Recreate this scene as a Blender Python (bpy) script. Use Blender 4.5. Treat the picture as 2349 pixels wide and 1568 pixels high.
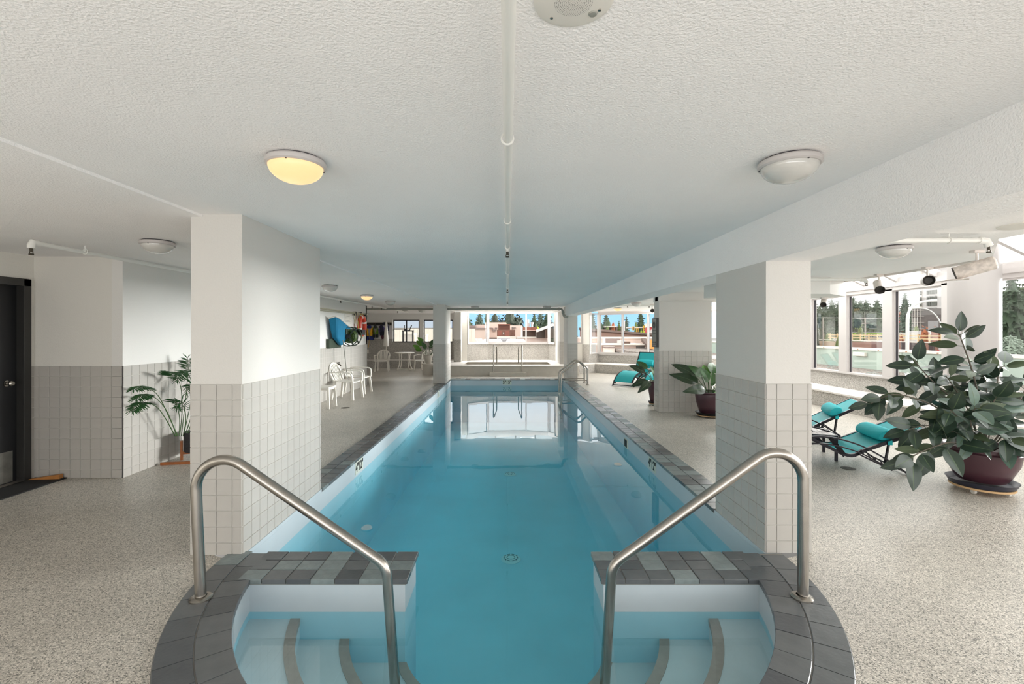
import bpy, bmesh, math, random
from math import sin, cos, pi, radians, sqrt
from mathutils import Vector, Matrix
from mathutils.geometry import tessellate_polygon
random.seed(7)
for o in list(bpy.data.objects):
    bpy.data.objects.remove(o, do_unlink=True)
SC = bpy.context.scene
COL = SC.collection

# ------------------------------------------------------------------ camera
F, CX, CY, EYE = 1070.0, 1164.0, 760.5, 1.587     # pixels of a 2349 x 1568 frame; eye height in metres
cam = bpy.data.cameras.new('camera'); camo = bpy.data.objects.new('camera', cam); COL.objects.link(camo)
camo.location = (0, 0, EYE); camo.rotation_euler = (pi / 2, 0, 0)
cam.sensor_width = 36; cam.sensor_fit = 'HORIZONTAL'; cam.lens = 36 * F / 2349
cam.shift_x = (1174.5 - CX) / 2349; cam.shift_y = -(784 - CY) / 2349
cam.clip_start = 0.02; cam.clip_end = 2000
SC.camera = camo

# ------------------------------------------------------------------ world
def srgb(r, g=None, b=None):
    if g is None: r, g, b = r
    f = lambda c: (c / 255 / 12.92) if c / 255 <= .04045 else ((c / 255 + .055) / 1.055) ** 2.4
    return (f(r), f(g), f(b), 1)

W = bpy.data.worlds.new('sky'); SC.world = W; W.use_nodes = True
nt = W.node_tree; nt.nodes.clear()
def N(nt, t, **k):
    n = nt.nodes.new(t)
    for a, v in k.items():
        if a in n.inputs: n.inputs[a].default_value = v
        else: setattr(n, a, v)
    return n
tc = N(nt, 'ShaderNodeTexCoord')
sep = N(nt, 'ShaderNodeSeparateXYZ'); nt.links.new(tc.outputs['Generated'], sep.inputs[0])
# blue sky, deeper with height
hr = N(nt, 'ShaderNodeValToRGB'); nt.links.new(sep.outputs['Z'], hr.inputs[0])
hr.color_ramp.elements[0].position = 0.0; hr.color_ramp.elements[0].color = (.20, .36, .56, 1)
hr.color_ramp.elements[1].position = 0.5; hr.color_ramp.elements[1].color = (.10, .25, .50, 1)
# bright cloud sheet: covers the sky except a clear sector over the far (+Y) side
dotn = N(nt, 'ShaderNodeVectorMath', operation='DOT_PRODUCT'); nt.links.new(tc.outputs['Generated'], dotn.inputs[0])
dotn.inputs[1].default_value = (0.06, 0.998, 0)
noi = N(nt, 'ShaderNodeTexNoise', Scale=2.2, Detail=6.0); nt.links.new(tc.outputs['Generated'], noi.inputs['Vector'])
nm = N(nt, 'ShaderNodeMath', operation='MULTIPLY_ADD'); nt.links.new(noi.outputs['Fac'], nm.inputs[0]); nm.inputs[1].default_value = .10; nt.links.new(dotn.outputs['Value'], nm.inputs[2])
cr = N(nt, 'ShaderNodeValToRGB'); nt.links.new(nm.outputs[0], cr.inputs[0])
cr.color_ramp.elements[0].position = 0.975; cr.color_ramp.elements[0].color = (1, 1, 1, 1)
cr.color_ramp.elements[1].position = 1.0; cr.color_ramp.elements[1].color = (0, 0, 0, 1)
# the clear sector is a band above the horizon; cloud closes in again higher up
eh = N(nt, 'ShaderNodeMapRange', interpolation_type='SMOOTHSTEP'); nt.links.new(sep.outputs['Z'], eh.inputs[0])
eh.inputs[1].default_value = .07; eh.inputs[2].default_value = .20
mxx = N(nt, 'ShaderNodeMath', operation='MAXIMUM'); nt.links.new(cr.outputs[0], mxx.inputs[0]); nt.links.new(eh.outputs[0], mxx.inputs[1])
mx = N(nt, 'ShaderNodeMixRGB'); nt.links.new(mxx.outputs[0], mx.inputs[0]); nt.links.new(hr.outputs[0], mx.inputs[1])
CLOUD = 1.0
mx.inputs[2].default_value = (CLOUD * 1.0, CLOUD * .985, CLOUD * .965, 1)
bg = N(nt, 'ShaderNodeBackground', Strength=1.0); nt.links.new(mx.outputs[0], bg.inputs[0])
wo = N(nt, 'ShaderNodeOutputWorld'); nt.links.new(bg.outputs[0], wo.inputs[0])

# hazy low sun behind thin cloud, from the right-hand side
sl = bpy.data.lights.new('sun', 'SUN'); sl.energy = 4.6; sl.angle = radians(16); sl.color = (1, .995, .985)
so = bpy.data.objects.new('sun', sl); COL.objects.link(so)
so.rotation_euler = Vector((-1, -0.26, -0.075)).to_track_quat('-Z', 'Y').to_euler(); so.location = (40, 20, 12)

def portal(loc, direction, sx, sy):
    l = bpy.data.lights.new('window_portal', 'AREA'); l.shape = 'RECTANGLE'; l.size = sx; l.size_y = sy
    l.cycles.is_portal = True
    o = bpy.data.objects.new('window_portal', l); COL.objects.link(o); o.location = loc
    d = Vector(direction).normalized()
    z = -d
    x = Vector((0, 0, 1)).cross(z).normalized(); y = z.cross(x)
    o.rotation_euler = Matrix((x, y, z)).transposed().to_euler()
portal((7.30, 6.0, 1.55), (-1, 0, 0), 19.0, 1.85)
portal((6.3, 6.0, 3.1), (-1, 0, -1.3), 19.0, 2.6)
portal((5.5, 17.2, 1.6), (-.67, -.74, 0), 5.0, 1.9)
portal((0.2, 20.4, 1.8), (0, -1, 0), 4.4, 1.4)
portal((0.2, 19.8, 3.0), (0, -1, -1.0), 4.4, 1.9)
portal((-4.0, 20.75, 1.6), (0, -1, 0), 3.6, 1.1)
portal((1.5, -3.4, 1.3), (0, 1, 0), 11.0, 2.3)

def fill_light(loc, direction, sx, sy, watts, col=(1, .97, .93)):
    l = bpy.data.lights.new('added_daylight', 'AREA'); l.shape = 'RECTANGLE'; l.size = sx; l.size_y = sy; l.energy = watts; l.color = col
    o = bpy.data.objects.new('added_daylight', l); COL.objects.link(o); o.location = loc
    o.rotation_euler = Vector(direction).to_track_quat('-Z', 'Y').to_euler()
# unseen fill lamps added behind the camera, at the rear and right-hand windows
fill_light((1.5, -3.25, .6), (0, .55, 1), 11.0, 1.2, 95, (.97, .98, 1))
fill_light((7.20, -.5, 1.45), (-1, .1, .45), 5.5, 1.5, 40, (1, .975, .955))
# lamps added to boost sky light over the right side, hot tub and corner
def slope_light(a, b, c, watts, col=(1, .98, .95)):
    # rectangle with one corner a, edges a->b (long) and a->c (short), shining towards the room below
    a, b, c = Vector(a), Vector(b), Vector(c); x = (b - a).normalized(); y = (c - a).normalized(); z = x.cross(y)
    if z.z < 0: x, z = -x, -z
    l = bpy.data.lights.new('added_daylight', 'AREA'); l.shape = 'RECTANGLE'; l.size = (b - a).length; l.size_y = (c - a).length; l.energy = watts; l.color = col
    o = bpy.data.objects.new('added_daylight', l); COL.objects.link(o); o.location = a + (b - a) / 2 + (c - a) / 2
    o.rotation_euler = Matrix((x, y, z)).transposed().to_euler()
slope_light((7.50, -3.2, 2.75), (7.50, 15.8, 2.75), (5.35, -3.2, 3.79), 150, (1, .99, .98))
slope_light((-2.2, 20.75, 2.75), (2.9, 20.75, 2.75), (-2.2, 19.45, 3.75), 150)
slope_light((5.4, 18.2, 2.75), (8.4, 15.9, 2.75), (4.6, 17.2, 3.6), 170)

SC.view_settings.view_transform = 'Standard'; SC.view_settings.look = 'None'
SC.view_settings.exposure = 1.32; SC.view_settings.gamma = 1; SC.view_settings.use_curve_mapping = False
cy = SC.cycles
cy.max_bounces = 14; cy.diffuse_bounces = 7; cy.glossy_bounces = 5; cy.transmission_bounces = 8; cy.transparent_max_bounces = 16
cy.volume_bounces = 0; cy.seed = 5; cy.sample_clamp_indirect = 3; cy.use_denoising = True

# ------------------------------------------------------------------ materials
MATS = {}
def mat(name, col, rough=.6, metal=0.0, spec=.5, noise=0.0, nscale=8.0, bump=0.0, bscale=40.0, emit=None, es=1.0, coat=0.0):
    if name in MATS: return MATS[name]
    m = bpy.data.materials.new(name); m.use_nodes = True
    t = m.node_tree; p = t.nodes['Principled BSDF']
    c = srgb(col)
    p.inputs['Base Color'].default_value = c; p.inputs['Roughness'].default_value = rough
    p.inputs['Metallic'].default_value = metal; p.inputs['Specular IOR Level'].default_value = spec
    p.inputs['Coat Weight'].default_value = coat
    co = None
    if noise or bump:
        co = N(t, 'ShaderNodeTexCoord')
    if noise:
        n = N(t, 'ShaderNodeTexNoise', Scale=nscale, Detail=4.0); t.links.new(co.outputs['Object'], n.inputs['Vector'])
        r = N(t, 'ShaderNodeValToRGB'); t.links.new(n.outputs['Fac'], r.inputs[0])
        r.color_ramp.elements[0].position = .3; r.color_ramp.elements[1].position = .7
        r.color_ramp.elements[0].color = tuple(x * (1 - noise) for x in c[:3]) + (1,)
        r.color_ramp.elements[1].color = tuple(min(1, x * (1 + noise)) for x in c[:3]) + (1,)
        t.links.new(r.outputs[0], p.inputs['Base Color'])
    if bump:
        n2 = N(t, 'ShaderNodeTexNoise', Scale=bscale, Detail=3.0); t.links.new(co.outputs['Object'], n2.inputs['Vector'])
        b = N(t, 'ShaderNodeBump', Strength=bump, Distance=.01); t.links.new(n2.outputs['Fac'], b.inputs['Height'])
        t.links.new(b.outputs[0], p.inputs['Normal'])
    if emit:
        p.inputs['Emission Color'].default_value = srgb(emit); p.inputs['Emission Strength'].default_value = es
    MATS[name] = m
    return m

def speckle_mat(name, base, dark, light, scale, rough, amount=.5, joints=None, bump=.25):
    """exposed-aggregate coating: pebbly grains of three tones, optional faint joints"""
    m = bpy.data.materials.new(name); m.use_nodes = True; t = m.node_tree; p = t.nodes['Principled BSDF']
    co = N(t, 'ShaderNodeTexCoord')
    v = N(t, 'ShaderNodeTexVoronoi', Scale=scale); t.links.new(co.outputs['Object'], v.inputs['Vector'])
    sp = N(t, 'ShaderNodeSeparateColor'); t.links.new(v.outputs['Color'], sp.inputs[0])
    r = N(t, 'ShaderNodeValToRGB'); t.links.new(sp.outputs[0], r.inputs[0]); r.color_ramp.interpolation = 'CONSTANT'
    e = r.color_ramp.elements
    e[0].position = 0; e[0].color = srgb(dark); e[1].position = .16; e[1].color = srgb(base)
    k = e.new(.55); k.color = srgb(tuple((a + b) / 2 for a, b in zip(base, light)))
    k = e.new(.80); k.color = srgb(light)
    n = N(t, 'ShaderNodeTexNoise', Scale=1.3, Detail=4.0); t.links.new(co.outputs['Object'], n.inputs['Vector'])
    mm = N(t, 'ShaderNodeMapRange'); t.links.new(n.outputs['Fac'], mm.inputs[0])
    mm.inputs[1].default_value = .3; mm.inputs[2].default_value = .7; mm.inputs[3].default_value = .90; mm.inputs[4].default_value = 1.06
    hs = N(t, 'ShaderNodeHueSaturation'); t.links.new(r.outputs[0], hs.inputs['Color']); t.links.new(mm.outputs[0], hs.inputs['Value'])
    out = hs.outputs[0]
    if joints:
        br = N(t, 'ShaderNodeTexBrick', Scale=1.0); t.links.new(co.outputs['Object'], br.inputs['Vector'])
        br.offset = 0.0; br.inputs['Color1'].default_value = (1, 1, 1, 1); br.inputs['Color2'].default_value = (1, 1, 1, 1)
        br.inputs['Mortar'].default_value = (joints, joints, joints, 1); br.inputs['Mortar Size'].default_value = .0035
        br.inputs['Brick Width'].default_value = .115; br.inputs['Row Height'].default_value = .115; br.inputs['Mortar Smooth'].default_value = .3
        mu = N(t, 'ShaderNodeMixRGB', blend_type='MULTIPLY'); mu.inputs[0].default_value = 1
        t.links.new(out, mu.inputs[1]); t.links.new(br.outputs[0], mu.inputs[2]); out = mu.outputs[0]
    t.links.new(out, p.inputs['Base Color']); p.inputs['Roughness'].default_value = rough
    p.inputs['Specular IOR Level'].default_value = .5
    b = N(t, 'ShaderNodeBump', Strength=bump, Distance=.003); t.links.new(v.outputs['Distance'], b.inputs['Height']); t.links.new(b.outputs[0], p.inputs['Normal'])
    MATS[name] = m
    return m

def glass_mat(name, tint=(1, 1, 1), refl=1.0, milk=0.0):
    m = bpy.data.materials.new(name); m.use_nodes = True; t = m.node_tree; t.nodes.clear()
    tr = N(t, 'ShaderNodeBsdfTransparent'); tr.inputs[0].default_value = (*tint, 1)
    gl = N(t, 'ShaderNodeBsdfGlossy', Roughness=.0)
    fr = N(t, 'ShaderNodeFresnel', IOR=1.45)
    mu = N(t, 'ShaderNodeMath', operation='MULTIPLY'); t.links.new(fr.outputs[0], mu.inputs[0]); mu.inputs[1].default_value = refl
    mi = N(t, 'ShaderNodeMixShader'); t.links.new(mu.outputs[0], mi.inputs[0]); t.links.new(tr.outputs[0], mi.inputs[1]); t.links.new(gl.outputs[0], mi.inputs[2])
    o = N(t, 'ShaderNodeOutputMaterial'); t.links.new(mi.outputs[0], o.inputs[0])
    MATS[name] = m
    return m

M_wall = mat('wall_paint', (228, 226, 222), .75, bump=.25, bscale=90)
M_pil = mat('pillar_paint_shaded', (210, 207, 202), .75, bump=.25, bscale=90)  # wall paint toned down on the pillars, their shade put into the colour
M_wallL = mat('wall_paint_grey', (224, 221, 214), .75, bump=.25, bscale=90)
M_ceil = mat('ceiling_stucco', (248, 246, 245), .9, spec=.2, noise=.02, nscale=1.5, bump=.5, bscale=110)
M_tile = mat('wall_tile', (184, 180, 174), .38, noise=.03, nscale=4, bump=.06, bscale=60)
M_grout = mat('tile_grout', (205, 202, 196), .7)
M_white = mat('white_frame', (196, 191, 189), .45)
M_trim = mat('cream_trim', (230, 226, 218), .5)
M_black = mat('black_metal', (28, 28, 30), .4, metal=.3)
M_dark = mat('dark_paint', (44, 43, 41), .45)
M_gasket = mat('dark_gasket', (50, 46, 52), .6)
M_steel = mat('stainless_steel', (170, 165, 158), .26, metal=1.0, noise=.10, nscale=9)
M_slate = mat('slate_tile', (94, 97, 99), .27, noise=.10, nscale=9, bump=.10, bscale=45)
M_slate2 = mat('slate_tile_blue', (122, 132, 132), .40, noise=.16, nscale=14, bump=.25, bscale=45)
M_slate3 = mat('slate_tile_dark', (80, 83, 86), .28, noise=.10, nscale=9, bump=.10, bscale=45)
M_slateJ = mat('slate_joint', (128, 126, 122), .8)
M_liner = mat('pool_liner_white', (190, 200, 206), .35, noise=.03, nscale=3)
M_linerB = mat('pool_liner_blue', (140, 194, 210), .5, noise=.05, nscale=2)
M_basin = mat('pool_basin_aqua', (160, 214, 228), .7, noise=.06, nscale=1.2)
M_step = mat('pool_step_pale', (170, 196, 204), .7, noise=.04, nscale=5)
M_strip = mat('grey_nonslip', (134, 138, 134), .8, noise=.08, nscale=20)
M_plastic = mat('white_plastic', (232, 228, 220), .4)
M_floor = speckle_mat('floor_aggregate', (178, 172, 162), (112, 110, 103), (224, 217, 207), 190, .34, joints=.90)
M_speck = speckle_mat('speckled_panel', (164, 160, 154), (122, 118, 112), (206, 202, 196), 120, .7)
M_spa = mat('spa_surround', (196, 190, 180), .5, noise=.05, nscale=6)
M_benchtop = mat('bench_top', (224, 219, 214), .5, noise=.03, nscale=6)
M_glass = glass_mat('window_glass', (.97, .98, .975), .18)
M_lampglass = mat('opal_glass', (205, 203, 198), .12, coat=.6)
M_lit = mat('lit_opal_glass', (150, 122, 96), .3, emit=(255, 204, 146), es=.46)
M_dome = M_lampglass

# ------------------------------------------------------------------ mesh helpers
class MB:
    def __init__(s): s.v = []; s.f = []; s.mi = []; s.m = 0
    def add(s, vs, fs):
        b = len(s.v); s.v += [tuple(v) for v in vs]
        for f in fs: s.f.append([b + i for i in f]); s.mi.append(s.m)
        return s
    def box(s, a, b):
        x0, y0, z0 = a; x1, y1, z1 = b
        x0, x1 = min(x0, x1), max(x0, x1); y0, y1 = min(y0, y1), max(y0, y1); z0, z1 = min(z0, z1), max(z0, z1)
        return s.add([(x0, y0, z0), (x1, y0, z0), (x1, y1, z0), (x0, y1, z0), (x0, y0, z1), (x1, y0, z1), (x1, y1, z1), (x0, y1, z1)],
                     [(0, 3, 2, 1), (4, 5, 6, 7), (0, 1, 5, 4), (1, 2, 6, 5), (2, 3, 7, 6), (3, 0, 4, 7)])
    def bar(s, p, q, w, h, up=(0, 0, 1)):
        """box beam from p to q, w across, h along up"""
        p = Vector(p); q = Vector(q); d = (q - p).normalized(); up = Vector(up)
        x = d.cross(up)
        if x.length < 1e-4: x = d.cross(Vector((1, 0, 0)))
        x.normalize(); y = x.cross(d).normalized()
        vs = []
        for c in (p, q):
            for a, b in ((-1, -1), (1, -1), (1, 1), (-1, 1)): vs.append(c + x * a * w / 2 + y * b * h / 2)
        return s.add(vs, [(0, 1, 2, 3), (7, 6, 5, 4), (0, 4, 5, 1), (1, 5, 6, 2), (2, 6, 7, 3), (3, 7, 4, 0)])
    def tube(s, pts, r, n=10, cap=True):
        pts = [Vector(p) for p in pts]; rs = r if isinstance(r, (list, tuple)) else [r] * len(pts)
        rings = []; prev = None
        for i, p in enumerate(pts):
            a = pts[max(0, i - 1)]; b = pts[min(len(pts) - 1, i + 1)]
            d = (b - a).normalized()
            if prev is None:
                u = d.cross(Vector((0, 0, 1)))
                if u.length < .05: u = d.cross(Vector((1, 0, 0)))
                u.normalize()
            else:
                u = (prev - d * prev.dot(d)).normalized()
            prev = u; w = d.cross(u)
            rings.append([p + (u * cos(2 * pi * k / n) + w * sin(2 * pi * k / n)) * rs[i] for k in range(n)])
        vs = [v for rg in rings for v in rg]; fs = []
        for i in range(len(pts) - 1):
            for k in range(n):
                fs.append((i * n + k, i * n + (k + 1) % n, (i + 1) * n + (k + 1) % n, (i + 1) * n + k))
        if cap: fs.append(tuple(range(n))[::-1]); fs.append(tuple((len(pts) - 1) * n + k for k in range(n)))
        return s.add(vs, fs)
    def lathe(s, prof, c=(0, 0, 0), n=28, ax='z'):
        vs = []; fs = []; m = len(prof)
        for k in range(n):
            a = 2 * pi * k / n
            for r, z in prof:
                if ax == 'z': vs.append((c[0] + r * cos(a), c[1] + r * sin(a), c[2] + z))
                elif ax == 'y': vs.append((c[0] + r * cos(a), c[1] + z, c[2] + r * sin(a)))
                else: vs.append((c[0] + z, c[1] + r * cos(a), c[2] + r * sin(a)))
        for k in range(n):
            for i in range(m - 1):
                a, b = k * m + i, ((k + 1) % n) * m + i
                fs.append((a, b, b + 1, a + 1) if ax != 'y' else (a + 1, b + 1, b, a))
        return s.add(vs, fs)
    def torus(s, c, R, r, ax='z', n=28, m=8, a0=0, a1=2 * pi):
        full = abs(a1 - a0 - 2 * pi) < 1e-6
        pts = []
        k = n if full else n + 1
        vs = []; fs = []
        for i in range(k):
            a = a0 + (a1 - a0) * i / n
            for j in range(m):
                b = 2 * pi * j / m; q = R + r * cos(b); h = r * sin(b)
                p = {'z': (q * cos(a), q * sin(a), h), 'y': (q * cos(a), h, q * sin(a)), 'x': (h, q * cos(a), q * sin(a))}[ax]
                vs.append((c[0] + p[0], c[1] + p[1], c[2] + p[2]))
        for i in range(n if full else n):
            for j in range(m):
                i2 = (i + 1) % k; fs.append((i * m + j, i2 * m + j, i2 * m + (j + 1) % m, i * m + (j + 1) % m))
        return s.add(vs, fs)
    def prism(s, poly, z0, z1):
        n = len(poly); vs = [(x, y, z0) for x, y in poly] + [(x, y, z1) for x, y in poly]
        fs = [tuple(range(n))[::-1], tuple(range(n, 2 * n))] + [(i, (i + 1) % n, n + (i + 1) % n, n + i) for i in range(n)]
        return s.add(vs, fs)
    def mesh(s, name, m, smooth=None):
        me = bpy.data.meshes.new(name); me.from_pydata(s.v, [], s.f)
        for k in (m if isinstance(m, (list, tuple)) else [m]): me.materials.append(k)
        if max(s.mi, default=0): me.polygons.foreach_set('material_index', s.mi)
        me.update()
        bm = bmesh.new(); bm.from_mesh(me); bmesh.ops.recalc_face_normals(bm, faces=bm.faces); bm.to_mesh(me); bm.free()
        if smooth is not None:
            me.polygons.foreach_set('use_smooth', [True] * len(me.polygons)); me.set_sharp_from_angle(angle=radians(smooth))
        return me
    def build(s, name, m, parent=None, smooth=None, kind=None, label=None, loc=None, bevel=None):
        o = bpy.data.objects.new(name, s.mesh(name, m, smooth)); COL.objects.link(o)
        if parent: o.parent = parent
        if kind: o['kind'] = kind
        if label: o['label'] = label
        if loc: o.location = loc
        if bevel:
            b = o.modifiers.new('bevel', 'BEVEL'); b.width = bevel; b.segments = 2; b.limit_method = 'ANGLE'
        return o

def tag(o, label=None, cat=None, group=None, kind=None):
    if label: o['label'] = label
    if cat: o['category'] = cat
    if group: o['group'] = group
    if kind: o['kind'] = kind
    return o
def empty(name, loc=(0, 0, 0), rz=0, kind=None, label=None, cat=None, group=None):
    o = bpy.data.objects.new(name, None); COL.objects.link(o); o.location = loc; o.rotation_euler = (0, 0, rz); o.empty_display_size = .1
    return tag(o, label, cat, group, kind)
def inst(name, me, parent=None, loc=(0, 0, 0), rot=None, scale=None, mx=None):
    o = bpy.data.objects.new(name, me); COL.objects.link(o)
    if parent: o.parent = parent
    if mx is not None: o.matrix_local = mx
    else:
        o.location = loc
        if rot: o.rotation_euler = rot
        if scale: o.scale = scale
    return o
KIDS = {}
def copy_tree(o, parent=None):
    kids = list(o.children)
    c = o.copy(); COL.objects.link(c); c.parent = parent
    for ch in kids: copy_tree(ch, c)
    return c
def P(px, py, Y):
    """point seen at pixel (px, py) at distance Y in front of the camera"""
    return Vector(((px - CX) * Y / F, Y, EYE - (py - CY) * Y / F))
def smoothpath(pts, n=6):
    pts = [Vector(p) for p in pts]; out = []
    for i in range(len(pts) - 1):
        p0 = pts[max(0, i - 1)]; p1 = pts[i]; p2 = pts[i + 1]; p3 = pts[min(len(pts) - 1, i + 2)]
        for k in range(n):
            t = k / n
            out.append(.5 * ((2 * p1) + (p2 - p0) * t + (2 * p0 - 5 * p1 + 4 * p2 - p3) * t * t + (3 * p1 - p0 - 3 * p2 + p3) * t ** 3))
    out.append(pts[-1]); return out

# ------------------------------------------------------------------ tiles on walls
T = .1125; G = .0045
def tile_mesh(mt):
    s = (T - G) / 2; d = .006; b = .002
    mb = MB()   # local: x along the wall, z up, y = out of the wall
    mb.add([(-s, 0, -s), (s, 0, -s), (s, 0, s), (-s, 0, s), (-s, d - b, -s), (s, d - b, -s), (s, d - b, s), (-s, d - b, s),
            (-s + b, d, -s + b), (s - b, d, -s + b), (s - b, d, s - b), (-s + b, d, s - b)],
           [(0, 1, 5, 4), (1, 2, 6, 5), (2, 3, 7, 6), (3, 0, 4, 7), (4, 5, 9, 8), (5, 6, 10, 9), (6, 7, 11, 10), (7, 4, 8, 11), (8, 9, 10, 11)])
    return mb.mesh('tile', mt)
ME_TILE = tile_mesh(M_tile)
def tile_face(parent, p0, p1, z0, z1, first=T, merged=False):
    """tiles from p0 to p1 (seen from the room p0 is the left or right end; outward normal is to the right of p0->p1)"""
    p0 = Vector((p0[0], p0[1], 0)); p1 = Vector((p1[0], p1[1], 0)); L = (p1 - p0).length; u = (p1 - p0) / L
    nrm = Vector((u.y, -u.x, 0))
    xs = []; x = 0; w = first
    while x < L - .012:
        e = min(x + w, L); xs.append((x, e)); x = e; w = T
    zs = []; z = z1
    while z > z0 + .012: zs.append((max(z - T, z0), z)); z -= T
    R = Matrix((u, nrm, Vector((0, 0, 1)))).transposed().to_4x4()
    mb = MB()
    for a, b in xs:
        for c, d in zs:
            loc = p0 + u * ((a + b) / 2) + Vector((0, 0, (c + d) / 2)) + nrm * .0005
            sx = max(.05, (b - a - G) / (T - G)); sz = max(.05, (d - c - G) / (T - G))
            if merged:
                q = (T - G) / 2
                vs = [loc + u * (i * q * sx) + nrm * h + Vector((0, 0, k * q * sz)) for h in (0, .006) for i, k in ((-1, -1), (1, -1), (1, 1), (-1, 1))]
                mb.add(vs, [(4, 5, 6, 7), (0, 1, 5, 4), (1, 2, 6, 5), (2, 3, 7, 6), (3, 0, 4, 7)])
            else:
                inst('tile', ME_TILE, parent, mx=Matrix.Translation(loc) @ R @ Matrix.Diagonal((sx, 1, sz, 1)))
    if merged: mb.build('tiles', M_tile, parent, kind='stuff')

# ================================================================== STRUCTURE
CEIL = 2.42; WZ = 1.215
XL, XR = -1.87, 1.84               # pool inner edges
YF = 15.5                           # far edge of pool
C0 = (-.02, 3.27); RI, RO = 1.655, 1.975

def arc(r, a0, a1, n):
    return [(C0[0] + r * cos(a0 + (a1 - a0) * i / n), C0[1] + r * sin(a0 + (a1 - a0) * i / n)) for i in range(n + 1)]

# ---- floor with the pool cut out
outer = [(-5.15, -3.5), (7.4, -3.5), (7.4, 20.8), (-7.2, 20.8), (-7.2, 13.87), (-5.15, 13.87)]
hole = [(-2.14, 15.82), (2.14, 15.82), (2.14, 3.34)] + arc(RO, 0, -pi, 48) + [(-2.14, 3.34)]
polys = [[Vector((x, y, 0)) for x, y in outer], [Vector((x, y, 0)) for x, y in hole[::-1]]]
tris = tessellate_polygon(polys)
fm = MB(); fm.add([v for pl in polys for v in pl], tris)
fl = fm.build('floor', M_floor, kind='structure')
for p in fl.data.polygons: pass
bmf = bmesh.new(); bmf.from_mesh(fl.data)
for f in bmf.faces:
    if f.normal.z < 0: f.normal_flip()
bmf.to_mesh(fl.data); bmf.free()

# ---- ceiling
cm = MB()
cm.box((-2.17, -3.5, CEIL), (1.86, 19.3, 2.6))
cm.box((-7.3, -3.5, 2.403), (-2.17, 21.0, 2.6))
cm.box((2.18, 5.0, 2.37), (5.2, 17.0, 2.6)); cm.prism([(2.18, -3.5), (4.15, -3.5), (4.15, 3.94), (5.2, 5.0), (2.18, 5.0)], 2.37, 2.6)
cm.prism([(1.86, 17.0), (5.2, 17.0), (5.0, 17.2), (3.2, 18.4), (1.86, 19.3)], 2.37, 2.6)
cm.build('ceiling', M_ceil, kind='structure')
# roof mass above the ceiling, and the upstands from the ceiling edge to the skylights
rm = MB(); rm.box((-7.6, -3.8, 2.6), (5.2, 19.3, 3.75)); rm.box((-7.6, 19.3, 2.6), (-2.3, 21.2, 3.75))
rm.build('roof', M_wall, kind='structure')

# ---- beam on the right and the bulkhead beyond
bm_ = MB(); bm_.box((1.857, -3.5, 2.095), (2.18, 15.0, 2.44)); bm_.build('beam', M_ceil, kind='structure')
bm2 = MB(); bm2.prism([(3.2, 6.68), (4.62, 6.68), (5.2, 7.17), (5.2, 7.6), (3.2, 7.6)], 2.13, 2.40); bm2.build('beam', M_wall, kind='structure')
bm3 = MB(); bm3.box((3.0, 9.3, 2.19), (5.2, 9.6, 2.40)); bm3.build('beam', M_wall, kind='structure')

# ---- pillars
def pillar(x0, x1, y0, y1, z1, faces, mt=None, tiles=True, z0=0, merged=()):
    e = empty('pillar', (0, 0, 0), kind='structure')
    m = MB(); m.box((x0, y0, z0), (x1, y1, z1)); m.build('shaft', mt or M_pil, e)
    if tiles:
        m = MB(); m.box((x0 - .001, y0 - .001, z0), (x1 + .001, y1 + .001, WZ + z0)); m.build('grout', M_grout, e)
    for f in faces:
        mg = f in merged
        if f == 'front': tile_face(e, (x0, y0 - .001), (x1, y0 - .001), z0, WZ + z0, .072, mg)
        if f == 'right': tile_face(e, (x1 + .001, y0), (x1 + .001, y1), z0, WZ + z0, T, mg)
        if f == 'left': tile_face(e, (x0 - .001, y1), (x0 - .001, y0), z0, WZ + z0, ((y1 - y0) % T) or T, mg)
        if f == 'back': tile_face(e, (x1, y1 + .001), (x0, y1 + .001), z0, WZ + z0, T, mg)
    return e
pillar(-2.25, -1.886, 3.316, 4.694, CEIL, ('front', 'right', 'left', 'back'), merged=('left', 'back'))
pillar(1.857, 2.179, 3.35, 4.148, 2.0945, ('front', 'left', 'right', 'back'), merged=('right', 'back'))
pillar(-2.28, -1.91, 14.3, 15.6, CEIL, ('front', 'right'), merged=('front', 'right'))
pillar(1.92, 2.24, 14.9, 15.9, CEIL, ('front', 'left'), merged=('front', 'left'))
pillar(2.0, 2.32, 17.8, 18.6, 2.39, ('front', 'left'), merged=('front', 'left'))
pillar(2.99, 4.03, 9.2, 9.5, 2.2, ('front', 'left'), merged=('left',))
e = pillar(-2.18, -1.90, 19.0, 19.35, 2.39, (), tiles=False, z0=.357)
m = MB(); m.box((-2.185, 18.994, .35), (-1.895, 19.355, 1.27)); m.build('wainscot', M_speck, e)
# white moulding on the pillar beside the spa windows, upper part above the wide mid pillar
m = MB(); m.box((3.0, 9.25, 2.19), (3.22, 9.48, 2.4)); m.build('trim_11', M_wall, kind='structure')
# round column
e = empty('column', (6.88, 6.88, 0), kind='structure')
m = MB(); m.lathe([(0, 0), (.29, 0), (.29, 2.9), (0, 2.9)], n=40); m.build('shaft', mat('column_paint', (166, 161, 159), .6), e, smooth=40)
m = MB(); m.box((-.30, -.30, 0), (.30, .30, .78)); m.build('base', M_wall, e)

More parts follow.
